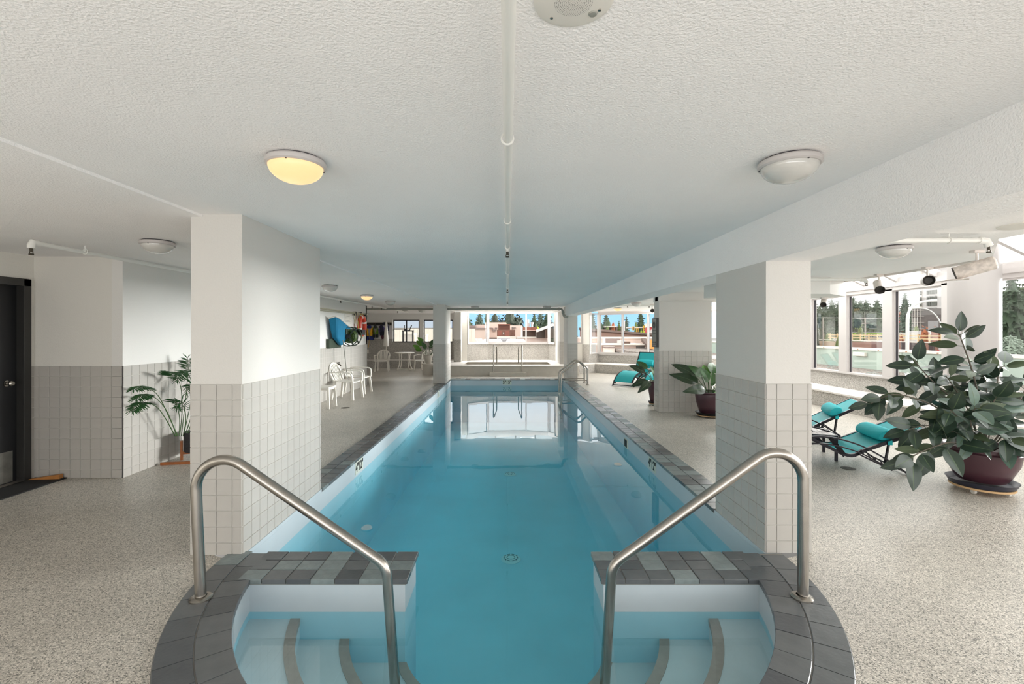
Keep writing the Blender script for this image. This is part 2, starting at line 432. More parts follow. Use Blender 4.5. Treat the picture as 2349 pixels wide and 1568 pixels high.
# ---- left-hand walls
def wall(name, p0, p1, z0, z1, mt, thick=.12, kind='structure', parent=None):
    """vertical slab; room side is to the right of p0->p1"""
    p0 = Vector((*p0, 0)); p1 = Vector((*p1, 0)); u = (p1 - p0).normalized(); n = Vector((u.y, -u.x, 0))
    m = MB(); a, b = p0, p1; c, d = p1 - n * thick, p0 - n * thick
    m.prism([(a.x, a.y), (b.x, b.y), (c.x, c.y), (d.x, d.y)], z0, z1)
    return m.build(name, mt, parent, kind=kind if not parent else None)
def tiled_wall(name, p0, p1, z1, mt, first=T, split=None, merged=False):
    e = empty(name, kind='structure')
    p0v = Vector((*p0, 0)); p1v = Vector((*p1, 0)); u = (p1v - p0v).normalized(); n = Vector((u.y, -u.x, 0))
    wall('plaster', p0, p1, 0, z1, mt, parent=e)
    q0 = p0v + n * .002; q1 = p1v + n * .002
    wall('grout', (q0.x, q0.y), (q1.x, q1.y), 0, WZ, M_grout, thick=.02, parent=e)
    if split is None: tile_face(e, (q0.x, q0.y), (q1.x, q1.y), 0, WZ, first, merged)
    else:
        k = q0 + u * (round(split / T) * T)
        tile_face(e, (q0.x, q0.y), (k.x, k.y), 0, WZ, T, False); tile_face(e, (k.x, k.y), (q1.x, q1.y), 0, WZ, T, True)
    return e
# return wall facing the camera, then the long wall of the left aisle
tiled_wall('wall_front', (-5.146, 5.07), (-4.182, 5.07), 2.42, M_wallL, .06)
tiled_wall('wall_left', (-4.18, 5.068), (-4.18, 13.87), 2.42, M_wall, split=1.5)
# wall with the dark door
wd = empty('wall_door', kind='structure')
wall('plaster', (-5.146, 5.10), (-5.146, 5.0), 0, 2.42, M_wallL, parent=wd); wd.name = 'wall_entry'
bpy.data.objects.remove(wd.children[0], do_unlink=True)
m = MB(); m.box((-5.27, 5.02, 0), (-5.146, 5.07, 2.42)); m.box((-5.27, 3.92, 2.15), (-5.146, 5.02, 2.42)); m.box((-5.27, -3.5, 0), (-5.146, 3.92, 2.42)); m.build('plaster', M_wallL, wd)
tile_face(wd, (-5.146, 5.02), (-5.146, 5.07), 0, WZ, T)
d = empty('door_1', kind='structure')
m = MB()
for a, b in (((-5.25, 4.94, 0), (-5.12, 5.02, 2.15)), ((-5.25, 3.92, 0), (-5.12, 4.0, 2.15)), ((-5.25, 3.92, 2.07), (-5.12, 5.02, 2.15))): m.box(a, b)
m.build('frame', M_dark, d, bevel=.004)
m = MB(); m.box((-5.235, 4.0, .012), (-5.20, 4.94, 2.07)); m.build('door_leaf', M_black, d)
m = MB(); m.box((-5.20, 4.02, .02), (-5.197, 4.90, .34)); m.build('kick_plate', mat('scuffed_metal', (120, 118, 112), .45, metal=.7, noise=.25, nscale=9), d)
k = MB(); k.lathe([(0, 0), (.032, 0), (.032, .008), (.012, .012), (.012, .035), (.026, .045), (.028, .06), (.018, .072), (0, .074)], c=(-5.20, 4.84, 1.05), n=20, ax='x')
k.build('door_knob', M_steel, d, smooth=40)
m = MB(); m.box((-5.26, 4.0, 0), (-5.10, 4.94, .012)); m.build('threshold', mat('aluminium', (165, 160, 152), .4, metal=.8), d)

# ---- back room on the left
wall('wall_back_corner', (-4.18, 13.87), (-7.2, 13.87), 0, 2.42, M_wall, thick=.1).name = 'wall_side'
wall('wall_far_left', (-7.2, 13.87), (-7.2, 20.8), 0, 2.42, M_wall)
# far wall with two black-framed windows
fw = empty('wall_far', kind='structure')
m = MB()
wins = [(-5.10, -3.92, 1.11, 2.12), (-3.74, -2.42, 1.11, 2.12)]
m.box((-7.2, 20.8, 1.27), (-5.10, 20.95, 2.42)); m.box((-3.92, 20.8, 1.27), (-3.74, 20.95, 2.42)); m.box((-2.42, 20.8, 1.27), (-2.25, 20.95, 2.42))
m.box((-5.10, 20.8, 2.12), (-3.92, 20.95, 2.42)); m.box((-3.74, 20.8, 2.12), (-2.42, 20.95, 2.42)); m.build('plaster', M_wall, fw)
m = MB(); m.box((-7.2, 20.79, 0), (-2.25, 20.95, 1.11)); m.box((-7.2, 20.79, 1.11), (-5.10, 20.95, 1.27)); m.box((-3.92, 20.79, 1.11), (-3.74, 20.95, 1.27)); m.box((-2.42, 20.79, 1.11), (-2.25, 20.95, 1.27))
m.build('wainscot', M_speck, fw)
WN = [0]
def window(pts, z0, z1, fmat, fw_=.05, fd=.07, mull=(), glass=M_glass, gasket=False, sill=None, rail=None):
    """window between plan points p0->p1 (room to the right); mull: fractions"""
    WN[0] += 1; e = empty('window_%d' % WN[0], kind='structure')
    p0 = Vector((*pts[0], 0)); p1 = Vector((*pts[1], 0)); u = (p1 - p0).normalized(); n = Vector((u.y, -u.x, 0)); L = (p1 - p0).length
    Z = lambda z: Vector((0, 0, z))
    def bar(name, a, b, w, d, mt, parent=e, up=n):
        m = MB(); m.bar(a, b, w, d, up=up); return m.build(name, mt, parent)
    for a, b in ((p0 + u * fw_ / 2 + Z(z0), p0 + u * fw_ / 2 + Z(z1)), (p1 - u * fw_ / 2 + Z(z0), p1 - u * fw_ / 2 + Z(z1))): bar('frame_stile', a, b, fw_, fd, fmat)
    for z in (z0 + fw_ / 2, z1 - fw_ / 2): bar('frame_rail', p0 + u * fw_ + Z(z), p1 - u * fw_ + Z(z), fw_, fd, fmat)
    fr = [0] + list(mull) + [1]
    for q in mull: bar('mullion', p0 + u * L * q + Z(z0 + fw_), p0 + u * L * q + Z(z1 - fw_), fw_, fd, fmat)
    for a, b in zip(fr, fr[1:]):
        g0 = p0 + u * (L * a + fw_ * (.5 if a else 1)); g1 = p0 + u * (L * b - fw_ * (.5 if b < 1 else 1))
        m = MB(); m.bar(g0 + Z((z0 + z1) / 2) - n * .01, g1 + Z((z0 + z1) / 2) - n * .01, z1 - z0 - 2 * fw_, .006, up=n); m.build('pane', glass, e)
        if gasket:
            m = MB(); m.bar(g1 - u * .008 + Z(z0 + fw_), g1 - u * .008 + Z(z1 - fw_), .016, .03, up=n)
            m.bar(g0 + u * .008 + Z(z0 + fw_), g0 + u * .008 + Z(z1 - fw_), .016, .03, up=n); m.build('gasket', M_gasket, e)
    if rail:
        for a, b, z in rail: bar('sash_rail', p0 + u * L * a + Z(z), p0 + u * L * b + Z(z), fw_ * .8, fd * .8, fmat)
    if sill:
        m = MB(); m.bar(p0 + Z(z0 - .015) + n * sill / 2, p1 + Z(z0 - .015) + n * sill / 2, sill + fd, .03, up=(0, 0, 1)); m.build('sill', M_white, e)
    return e
window(((-5.10, 20.87), (-3.92, 20.87)), 1.11, 2.12, M_black, .045, .06, (.5,), rail=[(.03, .48, 1.70)])
window(((-3.74, 20.87), (-2.42, 20.87)), 1.11, 2.12, M_black, .045, .06, (.5,))
# bench along the back room
b = empty('bench_back', kind='structure'); b.name = 'bench'
m = MB(); m.box((-7.2, 20.3, 0), (-2.66, 20.79, .33)); m.build('base', M_speck, b)
m = MB(); m.box((-7.2, 20.27, .33), (-2.64, 20.79, .36)); m.build('seat', M_benchtop, b)

# ---- spa (hot tub) platform at the end, with bay windows
sp = empty('hot_tub', (0, 0, 0), label='raised cream hot tub surround in front of the far bay windows', cat='hot tub')
def ring_box(mb, x0, x1, y0, y1, hx0, hx1, hy0, hy1, z0, z1):
    mb.box((x0, y0, z0), (x1, hy0, z1)); mb.box((x0, hy1, z0), (x1, y1, z1)); mb.box((x0, hy0, z0), (hx0, hy1, z1)); mb.box((hx1, hy0, z0), (x1, hy1, z1))
m = MB(); ring_box(m, -2.62, 2.6, 16.95, 20.79, -1.67, 1.67, 17.5, 19.1, 0.0, .33); m.build('surround', M_spa, sp)
m = MB(); ring_box(m, -2.65, 2.6, 16.92, 20.79, -1.64, 1.64, 17.53, 19.07, .33, .356); m.build('rim', M_benchtop, sp)
m = MB(); m.box((-1.67, 17.5, .0), (1.67, 19.1, .05)); m.build('basin_floor', mat('spa_dark', (120, 112, 98), .5), sp)
m = MB(); m.box((-.64, 16.6, 0), (.67, 16.95, .13)); m.build('step', M_spa, sp, bevel=.008)
m = MB(); m.lathe([(0, 0), (.22, 0), (.22, .36), (.24, .36), (.24, .4), (0, .4)], c=(-2.95, 17.4, 0), n=28); tag(m.build('planter_block', M_spa, smooth=40), 'low round cream block at the left corner of the hot tub', 'block')
# spa walls below and beside the bay
sw = empty('wall_spa', kind='structure')
bay = [(-1.95, 19.78), (-1.71, 19.8), (-.86, 20.5), (1.83, 20.5), (2.05, 19.9), (2.6, 19.0)]
for (a, b), mt in zip(zip(bay, bay[1:]), (M_trim, M_speck, M_speck, M_speck, M_trim)):
    wall('panel', a, b, .357, 1.08 if mt is M_speck else 2.44, mt, thick=.1, parent=sw)
wall('panel', (-2.25, 20.8), (-2.25, 19.78), .0, 2.44, M_wall, thick=.1, parent=sw); wall('panel', (-2.25, 19.78), (-1.95, 19.78), .357, 2.44, M_trim, thick=.1, parent=sw)
window(((-1.71, 19.82), (-.86, 20.52)), 1.08, 2.44, M_white, .06, .09, gasket=True, sill=.05)
window(((-.86, 20.55), (1.83, 20.55)), 1.08, 2.44, M_white, .06, .09, (.625,), sill=.05)
window(((1.83, 20.52), (2.05, 19.92)), 1.08, 2.44, M_white, .05, .09, sill=.05)
# header and sloped skylight over the spa
SK = [0]
def skylight(p_low, p_high, dirv, L, n, z_low, z_high, name, mt=M_white):
    """sloping glazing: low edge starts at p_low and runs along dirv; high edge starts at p_high"""
    WN[0] += 1; e = empty('window_%d' % WN[0], kind='structure')
    a = Vector((*p_low, z_low)); b = Vector((*p_high, z_high)); d = Vector((*dirv, 0)).normalized(); up = (b - a).normalized(); nn = d.cross(up).normalized()
    for i in range(n + 1):
        q = d * (L * i / n); m = MB(); m.bar(a + q, b + q, .06, .12, up=nn); m.build('rafter', mt, e)
    for i in range(n):
        q0 = d * (L * i / n + .03); q1 = d * (L * (i + 1) / n - .03)
        m = MB(); m.add([a + q0, a + q1, b + q1, b + q0, a + q0 + nn * .006, a + q1 + nn * .006, b + q1 + nn * .006, b + q0 + nn * .006],
                        [(0, 1, 2, 3), (7, 6, 5, 4), (0, 4, 5, 1), (1, 5, 6, 2), (2, 6, 7, 3), (3, 7, 4, 0)]); m.build('pane', M_glass, e)
    m = MB(); m.bar(a, a + d * L, .1, .1); m.build('lower_rail', mt, e)
    m = MB(); m.bar(b, b + d * L, .1, .1); m.build('upper_rail', mt, e)
    return e
hd = MB(); hd.bar((-.9, 20.55, 2.50), (1.85, 20.55, 2.50), .12, .12); hd.bar((-1.75, 19.82, 2.50), (-.86, 20.55, 2.50), .12, .12); hd.bar((1.83, 20.55, 2.5), (2.3, 19.3, 2.5), .12, .12)
hd.build('trim_1', M_white, kind='structure')
skylight((-2.25, 20.6), (-2.25, 19.34), (1, 0), 5.2, 6, 2.55, 3.55, 'sky')
# small window and wall to the right of the bay
wall('wall_bay_right', (2.6, 19.0), (3.05, 19.0), 0, 1.1, M_trim).name = 'wall_right_low'
window(((2.62, 19.02), (3.05, 19.02)), 1.1, 2.37, M_white, .05, .08)
nb = empty('wall_nook', kind='structure')
wall('plaster', (3.05, 19.0), (3.25, 18.55), 1.08, 2.4, M_wall, parent=nb); wall('wainscot', (3.05, 19.0), (3.25, 18.55), 0, 1.08, M_speck, parent=nb)
wall('wainscot', (3.25, 18.55), (3.70, 18.9), 0, .70, M_speck, parent=nb)
window(((3.25, 18.57), (3.70, 18.92)), .70, 2.33, M_white, .05, .08)
# 45 degree corner wall with big windows
q0 = Vector((3.70, 18.9)); q1 = Vector((7.37, 15.64)); uu = (q1 - q0).normalized()
cw = empty('wall_corner', kind='structure')
wall('wainscot', tuple(q0), tuple(q1), 0, .70, M_speck, parent=cw)
window((tuple(q0 + uu * .02), tuple(q1 - uu * .02)), .70, 2.33, M_white, .07, .09, (.215, .43, .645, .86), gasket=True, sill=.04)
m = MB(); m.bar((q0.x, q0.y, 2.40), (q1.x, q1.y, 2.40), .14, .14); m.build('trim_2', M_white, kind='structure')
# bench along the corner and the right side
bn = empty('bench', kind='structure')
nv = Vector((uu.y, -uu.x)); f0 = q0 + nv * .95; f1 = Vector((6.66, 14.9))
poly = [(3.25, 18.55), (2.6, 18.9), (2.55, 17.5), (f0.x + .35, f0.y - .1), tuple(f1), (6.66, -3.5), (7.37, -3.5), tuple(q1), tuple(q0)]
m = MB(); m.prism(poly, 0, .325); m.build('base', M_speck, bn)
m = MB(); m.prism([(x - (.02 if x < 6.7 else 0), y - (.02 if 15 < y < 18 else 0)) for x, y in poly], .325, .356); m.build('seat', M_benchtop, bn)
# right-hand wall: low speckled wall, window posts, header, skylight
rw = empty('wall_right', kind='structure')
m = MB(); m.box((7.37, -3.5, 0), (7.55, 15.64, .68)); m.build('wainscot', M_speck, rw)
hdm = MB(); hdm.box((7.33, -3.5, 2.37), (7.5, 15.7, 2.52)); hdm.build('header', M_white, rw)
hdm = MB(); hdm.box((7.30, -3.5, 2.44), (7.33, 15.7, 2.455)); hdm.build('header_bead', M_white, rw)
ys = [(-1.9, -.8), (-.55, .55), (.8, 1.9), (2.15, 3.25), (3.5, 4.6), (4.85, 5.95), (6.05, 7.20), (7.88, 8.89), (9.12, 10.09), (10.33, 11.25), (11.5, 12.6), (12.85, 13.95), (14.2, 15.3)]
prev = -3.5
for a, b in ys:
    m = MB(); m.box((7.33, prev, .68), (7.46, a, 2.40)); m.build('window_post', M_white, rw); prev = b
m = MB(); m.box((7.33, prev, .68), (7.46, 15.64, 2.40)); m.build('window_post', M_white, rw)
for a, b in ys: window(((7.40, b), (7.40, a)), .70, 2.37, M_white, .022, .06, gasket=True)
m = MB(); m.box((7.31, -3.5, .68), (7.5, 15.6, .715)); m.build('trim_3', M_white, kind='structure')
skylight((7.40, -3.2), (5.25, -3.2), (0, 1), 19.2, 24, 2.56, 3.6, 'sky')
# unseen rear end behind the camera, given glazing to let in extra light
rb = empty('wall_back', kind='structure')
m = MB(); m.box((-5.27, -3.62, 0), (-4.2, -3.5, 2.45)); m.box((7.1, -3.62, 0), (7.5, -3.5, 2.6)); m.box((-4.2, -3.62, 2.3), (7.1, -3.5, 2.6)); m.box((-4.2, -3.62, 0), (7.1, -3.5, .1)); m.build('plaster', M_wall, rb)
window(((7.1, -3.56), (-4.2, -3.56)), .1, 2.3, M_white, .06, .08, (.125, .25, .375, .5, .625, .75, .875))

# ================================================================== POOL
pool = empty('swimming_pool', label='long narrow indoor swimming pool with curved entry steps, white liner sides', cat='pool')
WL = -.20
ZA, ZB = -1.22, -1.42
# liner walls (inner faces) as thin slabs just outside the water edge
m = MB(); tk = .12
for (za, zb), mt_, nm_ in (((-1.6, WL - .005), M_linerB, 'lower_liner'), ((WL - .005, -.028), M_liner, 'liner')):
    m = MB(); m.box((XL - tk, 3.34, za), (XL, YF, zb)); m.box((XR, 3.34, za), (XR + tk, YF, zb)); m.box((XL - tk, YF, za), (XR + tk, YF + tk, zb)); m.build(nm_, mt_, pool)
# curved wall of the entry alcove
ai, ao = arc(RI, 0, -pi, 64), arc(RI + .1, 0, -pi, 64)
for za, zb, mt_, nm_ in ((-1.3, WL - .005, M_linerB, 'lower_alcove_wall'), (WL - .005, -.028, M_liner, 'alcove_wall')):
    m = MB(); vs = []; fs = []
    for (a, b), (c, d) in zip(ai, ao): vs += [(a, b, za), (a, b, zb), (c, d, zb), (c, d, za)]
    for i in range(64):
        for j in range(4): fs.append((i * 4 + j, (i + 1) * 4 + j, (i + 1) * 4 + (j + 1) % 4, i * 4 + (j + 1) % 4))
    m.add(vs, fs); m.build(nm_, mt_, pool, smooth=40)
# two return walls between the alcove and the pool
for x0, x1 in ((XL, -.655), (.615, XR)):
    m = MB(); m.box((x0, 2.985, WL - .005), (x1, 3.335, -.028)); m.build('return_wall', M_liner, pool)
    m = MB(); m.box((x0, 2.985, -1.6), (x1, 3.335, WL - .005)); m.build('lower_return_wall', M_linerB, pool)
for c_ in (((XL - .12, 3.34, -.03), (XL - .001, 4.70, .003)), ((XR + .001, 3.34, -.03), (XR + .12, 4.15, .003))):
    m = MB(); m.box(*c_); m.build('pillar_curb', M_liner, pool)
# floor of the pool
m = MB(); m.add([(XL - .1, 2.9, ZA), (XR + .1, 2.9, ZA), (XR + .1, YF + .1, ZB), (XL - .1, YF + .1, ZB)], [(0, 1, 2, 3)])
m.prism([(C0[0] + 1.7 * cos(-pi * i / 32), 2.98 + 1.4 * sin(-pi * i / 32)) for i in range(33)], ZA - .1, ZA)
m.build('pool_floor', M_basin, pool)
# curved steps, each a half ring with a grey non-slip edge
def half_ring(r0, r1, z0, z1, ymax=2.985):
    mb = MB(); vs = []; fs = []; n = 56; ok = []
    def end(r):   # angle where the ring meets y = ymax
        return math.asin(max(-1, min(1, (ymax - C0[1]) / r)))
    a0o, a0i = end(r1), end(r0)
    for i in range(n + 1):
        t = i / n
        for r, a0 in ((r0, a0i), (r1, a0o)):
            a = a0 + (-pi - 2 * a0) * t + 0
            x, y = C0[0] + r * cos(a), C0[1] + r * sin(a)
            vs += [(x, y, z0), (x, y, z1)]
    for i in range(n):
        b = i * 4; c = b + 4
        fs += [(b + 1, b + 3, c + 3, c + 1), (b, b + 1, c + 1, c), (b + 2, c + 2, c + 3, b + 3)]
    fs += [(0, 2, 3, 1), (n * 4, n * 4 + 1, n * 4 + 3, n * 4 + 2)]
    return mb.add(vs, fs)
for ri, ro, zt in ((1.34, 1.66, -.25), (1.035, 1.345, -.38), (.69, 1.04, -.53), (.36, .70, -.70)):
    half_ring(ri, ro, -1.3, zt).build('step', M_step, pool, smooth=40)
    half_ring(ri - .003, ri + .058, zt - .03, zt + .004).build('step_edge', M_strip, pool, smooth=40)
# coping joint bed and tiles
def rect_tile(w, l, mt, name='tile'):
    g = .006; h = .03; b = .003; x = (w - g) / 2; y = (l - g) / 2; mb = MB()
    mb.add([(-x, -y, -h), (x, -y, -h), (x, y, -h), (-x, y, -h), (-x, -y, -b), (x, -y, -b), (x, y, -b), (-x, y, -b), (-x + b, -y + b, 0), (x - b, -y + b, 0), (x - b, y - b, 0), (-x + b, y - b, 0)],
           [(0, 1, 5, 4), (1, 2, 6, 5), (2, 3, 7, 6), (3, 0, 4, 7), (4, 5, 9, 8), (5, 6, 10, 9), (6, 7, 11, 10), (7, 4, 8, 11), (8, 9, 10, 11)])
    return mb.mesh(name, mt)
SL = [M_slate, M_slate3, M_slate2]
def slate_set(w, l): return [rect_tile(w, l, s) for s in SL]
TZ = .012
rnd = random.Random(3)
def pick(p2=.12): 
    r = rnd.random(); return 2 if r < p2 else (1 if r < .5 else 0)
TN = [3]
def coping_run(x0, x1, y0, y1, nx, ny, p2=.12, bed=True):
    TN[0] += 1; e = empty('trim_%d' % TN[0], kind='structure')
    mm = MB(); mm.box((x0 + .013, y0 + .013, -.027), (x1 - .013, y1 - .013, .006)); mm.build('bedding', M_slateJ, e)
    w, l = (x1 - x0) / nx, (y1 - y0) / ny; ms = slate_set(w, l)
    for i in range(nx):
        for j in range(ny):
            inst('tile', ms[pick(p2)], e, loc=(x0 + w * (i + .5), y0 + l * (j + .5), TZ + rnd.uniform(-.001, .001)))
    return e
coping_run(-2.145, XL + .012, 4.70, 14.3, 2, 58, .10)
coping_run(XR - .012, 2.145, 4.15, 14.9, 2, 65, .35)
coping_run(-1.91, 1.92, YF - .012, 15.82, 23, 2, .5)
coping_run(-1.72, -.635, 2.965, 3.35, 7, 3, .35)
coping_run(.595, 1.69, 2.965, 3.35, 7, 3, .30)
# curved coping: two rings of wedge tiles
TN[0] += 1; ce = empty('trim_%d' % TN[0], kind='structure')
mm = MB(); vs = []; fs = []; ri_, ro_ = arc(RI + .004, .03, -pi - .03, 80), arc(RO, .03, -pi - .03, 80)
for (a, b), (c, d) in zip(ri_, ro_): vs += [(a, b, -.027), (a, b, .006), (c, d, .006), (c, d, -.027)]
for i in range(80):
    for j in range(4): fs.append((i * 4 + j, (i + 1) * 4 + j, (i + 1) * 4 + (j + 1) % 4, i * 4 + (j + 1) % 4))
mm.add(vs, fs); mm.build('bedding', M_slateJ, ce)
def wedge(r0, r1, da, mt):
    g = .003; mb = MB(); n = 3; top = []; h = .03; b = .003
    out = []
    for rr, zz in ((r0 + g, -h), (r0 + g, -b), (r0 + g + b, 0), (r1 - g - b, 0), (r1 - g, -b), (r1 - g, -h)):
        out.append([(rr * cos(t), rr * sin(t), zz) for t in [(-da / 2 + g / rr) + (da - 2 * g / rr) * k / n for k in range(n + 1)]])
    vs = [v for row in out for v in row]; k = n + 1
    fs = [(i * k + j, (i + 1) * k + j, (i + 1) * k + j + 1, i * k + j + 1) for i in range(5) for j in range(n)]
    fs += [tuple(i * k for i in range(6)), tuple(i * k + n for i in range(6))[::-1]]
    return mb.add(vs, fs).mesh('tile', mt)
for r0, r1, cnt, off in ((RI - .012, 1.81, 30, 0), (1.81, RO, 30, .5)):
    da = (pi + .06) / cnt; ms = [wedge(r0, r1, da, s) for s in SL]
    for i in range(cnt):
        a = .03 - da * (i + .5 + off * .3)
        if a < -pi - .03: continue
        inst('tile', ms[pick(.05) if rnd.random() < .9 else 0], ce, loc=(C0[0], C0[1], TZ + rnd.uniform(-.001, .001)), rot=(0, 0, a))

# water
wm = bpy.data.materials.new('pool_water'); wm.use_nodes = True; t = wm.node_tree; t.nodes.clear()
tr = N(t, 'ShaderNodeBsdfTransparent'); gl = N(t, 'ShaderNodeBsdfGlossy', Roughness=.004); fr = N(t, 'ShaderNodeFresnel', IOR=1.52)
ge = N(t, 'ShaderNodeNewGeometry'); sb = N(t, 'ShaderNodeMath', operation='SUBTRACT'); sb.inputs[0].default_value = 1; t.links.new(ge.outputs['Backfacing'], sb.inputs[1])
mu = N(t, 'ShaderNodeMath', operation='MULTIPLY'); t.links.new(fr.outputs[0], mu.inputs[0]); t.links.new(sb.outputs[0], mu.inputs[1])
mi = N(t, 'ShaderNodeMixShader'); t.links.new(mu.outputs[0], mi.inputs[0]); t.links.new(tr.outputs[0], mi.inputs[1]); t.links.new(gl.outputs[0], mi.inputs[2])
co = N(t, 'ShaderNodeTexCoord'); no = N(t, 'ShaderNodeTexNoise', Scale=1.6, Detail=2.0); t.links.new(co.outputs['Object'], no.inputs['Vector'])
bu = N(t, 'ShaderNodeBump', Strength=.03, Distance=.05); t.links.new(no.outputs['Fac'], bu.inputs['Height'])
t.links.new(bu.outputs[0], gl.inputs['Normal']); t.links.new(bu.outputs[0], fr.inputs['Normal'])
ab = N(t, 'ShaderNodeVolumeAbsorption', Density=.36); ab.inputs['Color'].default_value = (.30, .90, .975, 1)
ou = N(t, 'ShaderNodeOutputMaterial'); t.links.new(mi.outputs[0], ou.inputs[0]); t.links.new(ab.outputs[0], ou.inputs['Volume'])
wo_ = [(XL - .02, 3.30), (XL - .02, YF + .02), (XR + .02, YF + .02), (XR + .02, 3.30)] + arc(RI + .02, 0, -pi, 64)
wv = MB(); wv.prism(wo_, -1.55, WL)
w = wv.build('pool_water', wm); tag(w, 'still teal water filling the long swimming pool', 'water')

# drains on the pool floor, skimmer mouth, depth markers
def zf(y): return ZA + (ZB - ZA) * (y - 2.9) / (YF + .1 - 2.9)
M_drain = mat('pale_drain', (200, 226, 228), .5); M_dslot = mat('drain_slot', (60, 96, 104), .7)
for (px, py) in ((1172, 1283), (1170, 1088)):
    Y = (EYE - ZA) * F / (py - CY)
    for _ in range(4): Y = (EYE - zf(Y)) * F / (py - CY)
    X = (px - CX) * Y / F; z = zf(Y)
    dr = MB(); dr.lathe([(0, 0), (.11, 0), (.125, .004), (.12, .012), (.075, .03), (0, .032)], c=(X, Y, z), n=28); d0 = dr.build('main_drain', M_drain, pool, smooth=30)
    s = MB()
    for k in range(10):
        a = 2 * pi * k / 10; c = Vector((X + .085 * cos(a), Y + .085 * sin(a), z + .028)); tdir = Vector((-sin(a), cos(a), 0)); s.bar(c - tdir * .017, c + tdir * .017, .008, .006)
    s.torus((X, Y, z + .031), .05, .004, n=24, m=4); s.build('drain_slot', M_dslot, d0)
def text_obj(body, size, loc, rot, mt, parent, name='lettering', ext=.001, align='CENTER', xs=1.0):
    cu = bpy.data.curves.new(name, 'FONT'); cu.body = body; cu.size = size; cu.extrude = ext; cu.align_x = align; cu.align_y = 'CENTER'; cu.offset = size * .018
    tmp = bpy.data.objects.new(name, cu); COL.objects.link(tmp)
    bpy.context.view_layer.update()
    me = bpy.data.meshes.new_from_object(tmp.evaluated_get(bpy.context.evaluated_depsgraph_get())); bpy.data.objects.remove(tmp, do_unlink=True)
    me.materials.clear(); me.materials.append(mt)
    o = bpy.data.objects.new(name, me); COL.objects.link(o); o.location = loc; o.rotation_euler = rot; o.scale = (xs, 1, 1)
    if parent: o.parent = parent
    return o
M_ink = mat('black_ink', (14, 14, 14), .6); M_plate = mat('marker_plate', (206, 212, 200), .5)
def marker(loc, rot, body):
    e = MB(); e.box((-.15, -.075, -.002), (.15, .075, .0)); p = e.build('depth_marker', M_plate, pool); p.location = loc; p.rotation_euler = rot
    text_obj(body, .155, (0, -.005, .002), (0, 0, 0), M_ink, p, xs=.85)
marker((XL + .004, 5.88, -.10), (pi / 2, 0, pi / 2), '4"12"')
marker((XR - .004, 5.92, -.10), (pi / 2, 0, -pi / 2), '4"12"')
marker((-.01, YF - .004, -.095), (pi / 2, 0, 0), '5"15"')
marker((XL + .004, 12.6, -.10), (pi / 2, 0, pi / 2), '5')
s = MB(); s.box((XR - .012, 7.12, -.20), (XR - .002, 7.30, -.07)); so_ = s.build('skimmer_frame', M_plate, pool)
s = MB(); s.box((XR - .016, 7.14, -.19), (XR - .011, 7.28, -.08)); s.build('skimmer_mouth', mat('dark_recess', (22, 30, 34), .8), so_)

# ================================================================== RAILS
def rail(pts, r, name, label, cat, feet=(), group=None, n=14):
    root = empty(name, pts[0] if False else (0, 0, 0), label=label, cat=cat, group=group)
    m = MB(); m.tube(pts, r, n); m.build('tube', M_steel, root, smooth=50)
    for f in feet:
        m = MB(); m.lathe([(0, 0), (.062, 0), (.062, .008), (.05, .016), (r + .002, .018)], c=(f[0], f[1], f[2]), n=24); m.build('flange', M_steel, root, smooth=40)
    return root
def bentpath(cor, rad, n=7):
    """polyline with rounded corners"""
    cor = [Vector(c) for c in cor]; out = [cor[0]]
    for i in range(1, len(cor) - 1):
        a, b, c = cor[i - 1], cor[i], cor[i + 1]; u = (a - b).normalized(); v = (c - b).normalized(); r = rad[i - 1] if isinstance(rad, (list, tuple)) else rad
        ang = u.angle(v); tl = r / math.tan(ang / 2); cen = b + (u + v).normalized() * (r / sin(ang / 2))
        s0 = b + u * tl - cen; s1 = b + v * tl - cen
        tot = s0.angle(s1); ax = s0.cross(s1).normalized()
        for k in range(n + 1): out.append(cen + Matrix.Rotation(tot * k / n, 3, ax) @ s0)
    out.append(cor[-1]); return out
YR = 2.755
rail(bentpath([P(461, 1378, YR), P(444, 990, YR), P(886, 1296, YR), P(918, 1730, YR + .02)], [.17, .14], 12), .030, 'handrail',
     'bent steel handrail at the left side of the pool entry steps', 'handrail', [(P(461, 1376, YR).x, YR, .012)], 'pool entry handrails')
rail(bentpath([P(1842, 1374, YR + .01), P(1843, 975, YR + .01), P(1404, 1294, YR), P(1377, 1740, YR + .02)], [.17, .14], 12), .030, 'handrail',
     'bent steel handrail at the right side of the pool entry steps', 'handrail', [(P(1842, 1373, YR).x, YR + .01, .012)], 'pool entry handrails')
# pool ladder at the far right corner
ld = empty('pool_ladder', label='stainless steel pool ladder at the far right end of the pool', cat='ladder')
for yy in (13.86, 14.42):
    m = MB(); m.tube(bentpath([(1.60, yy, -1.0), (1.60, yy, .36), (2.13, yy, .74), (2.38, yy, .50), (2.38, yy, .01)], [.12, .14, .1], 7), .026, 12); m.build('rail', M_steel, ld, smooth=50)
    m = MB(); m.lathe([(0, .012), (.05, .012), (.05, .03), (.024, .034)], c=(2.38, yy, 0), n=20); m.build('flange', M_steel, ld, smooth=40)
    m = MB(); m.tube([(1.60, yy, .14), (2.38, yy, .14)], .016, 10); m.build('cross_bar', M_steel, ld, smooth=50)
for z in (-.32, -.60, -.88):
    m = MB(); m.box((1.56, 13.86, z), (1.64, 14.42, z + .03)); m.build('tread', M_plastic, ld, bevel=.006)
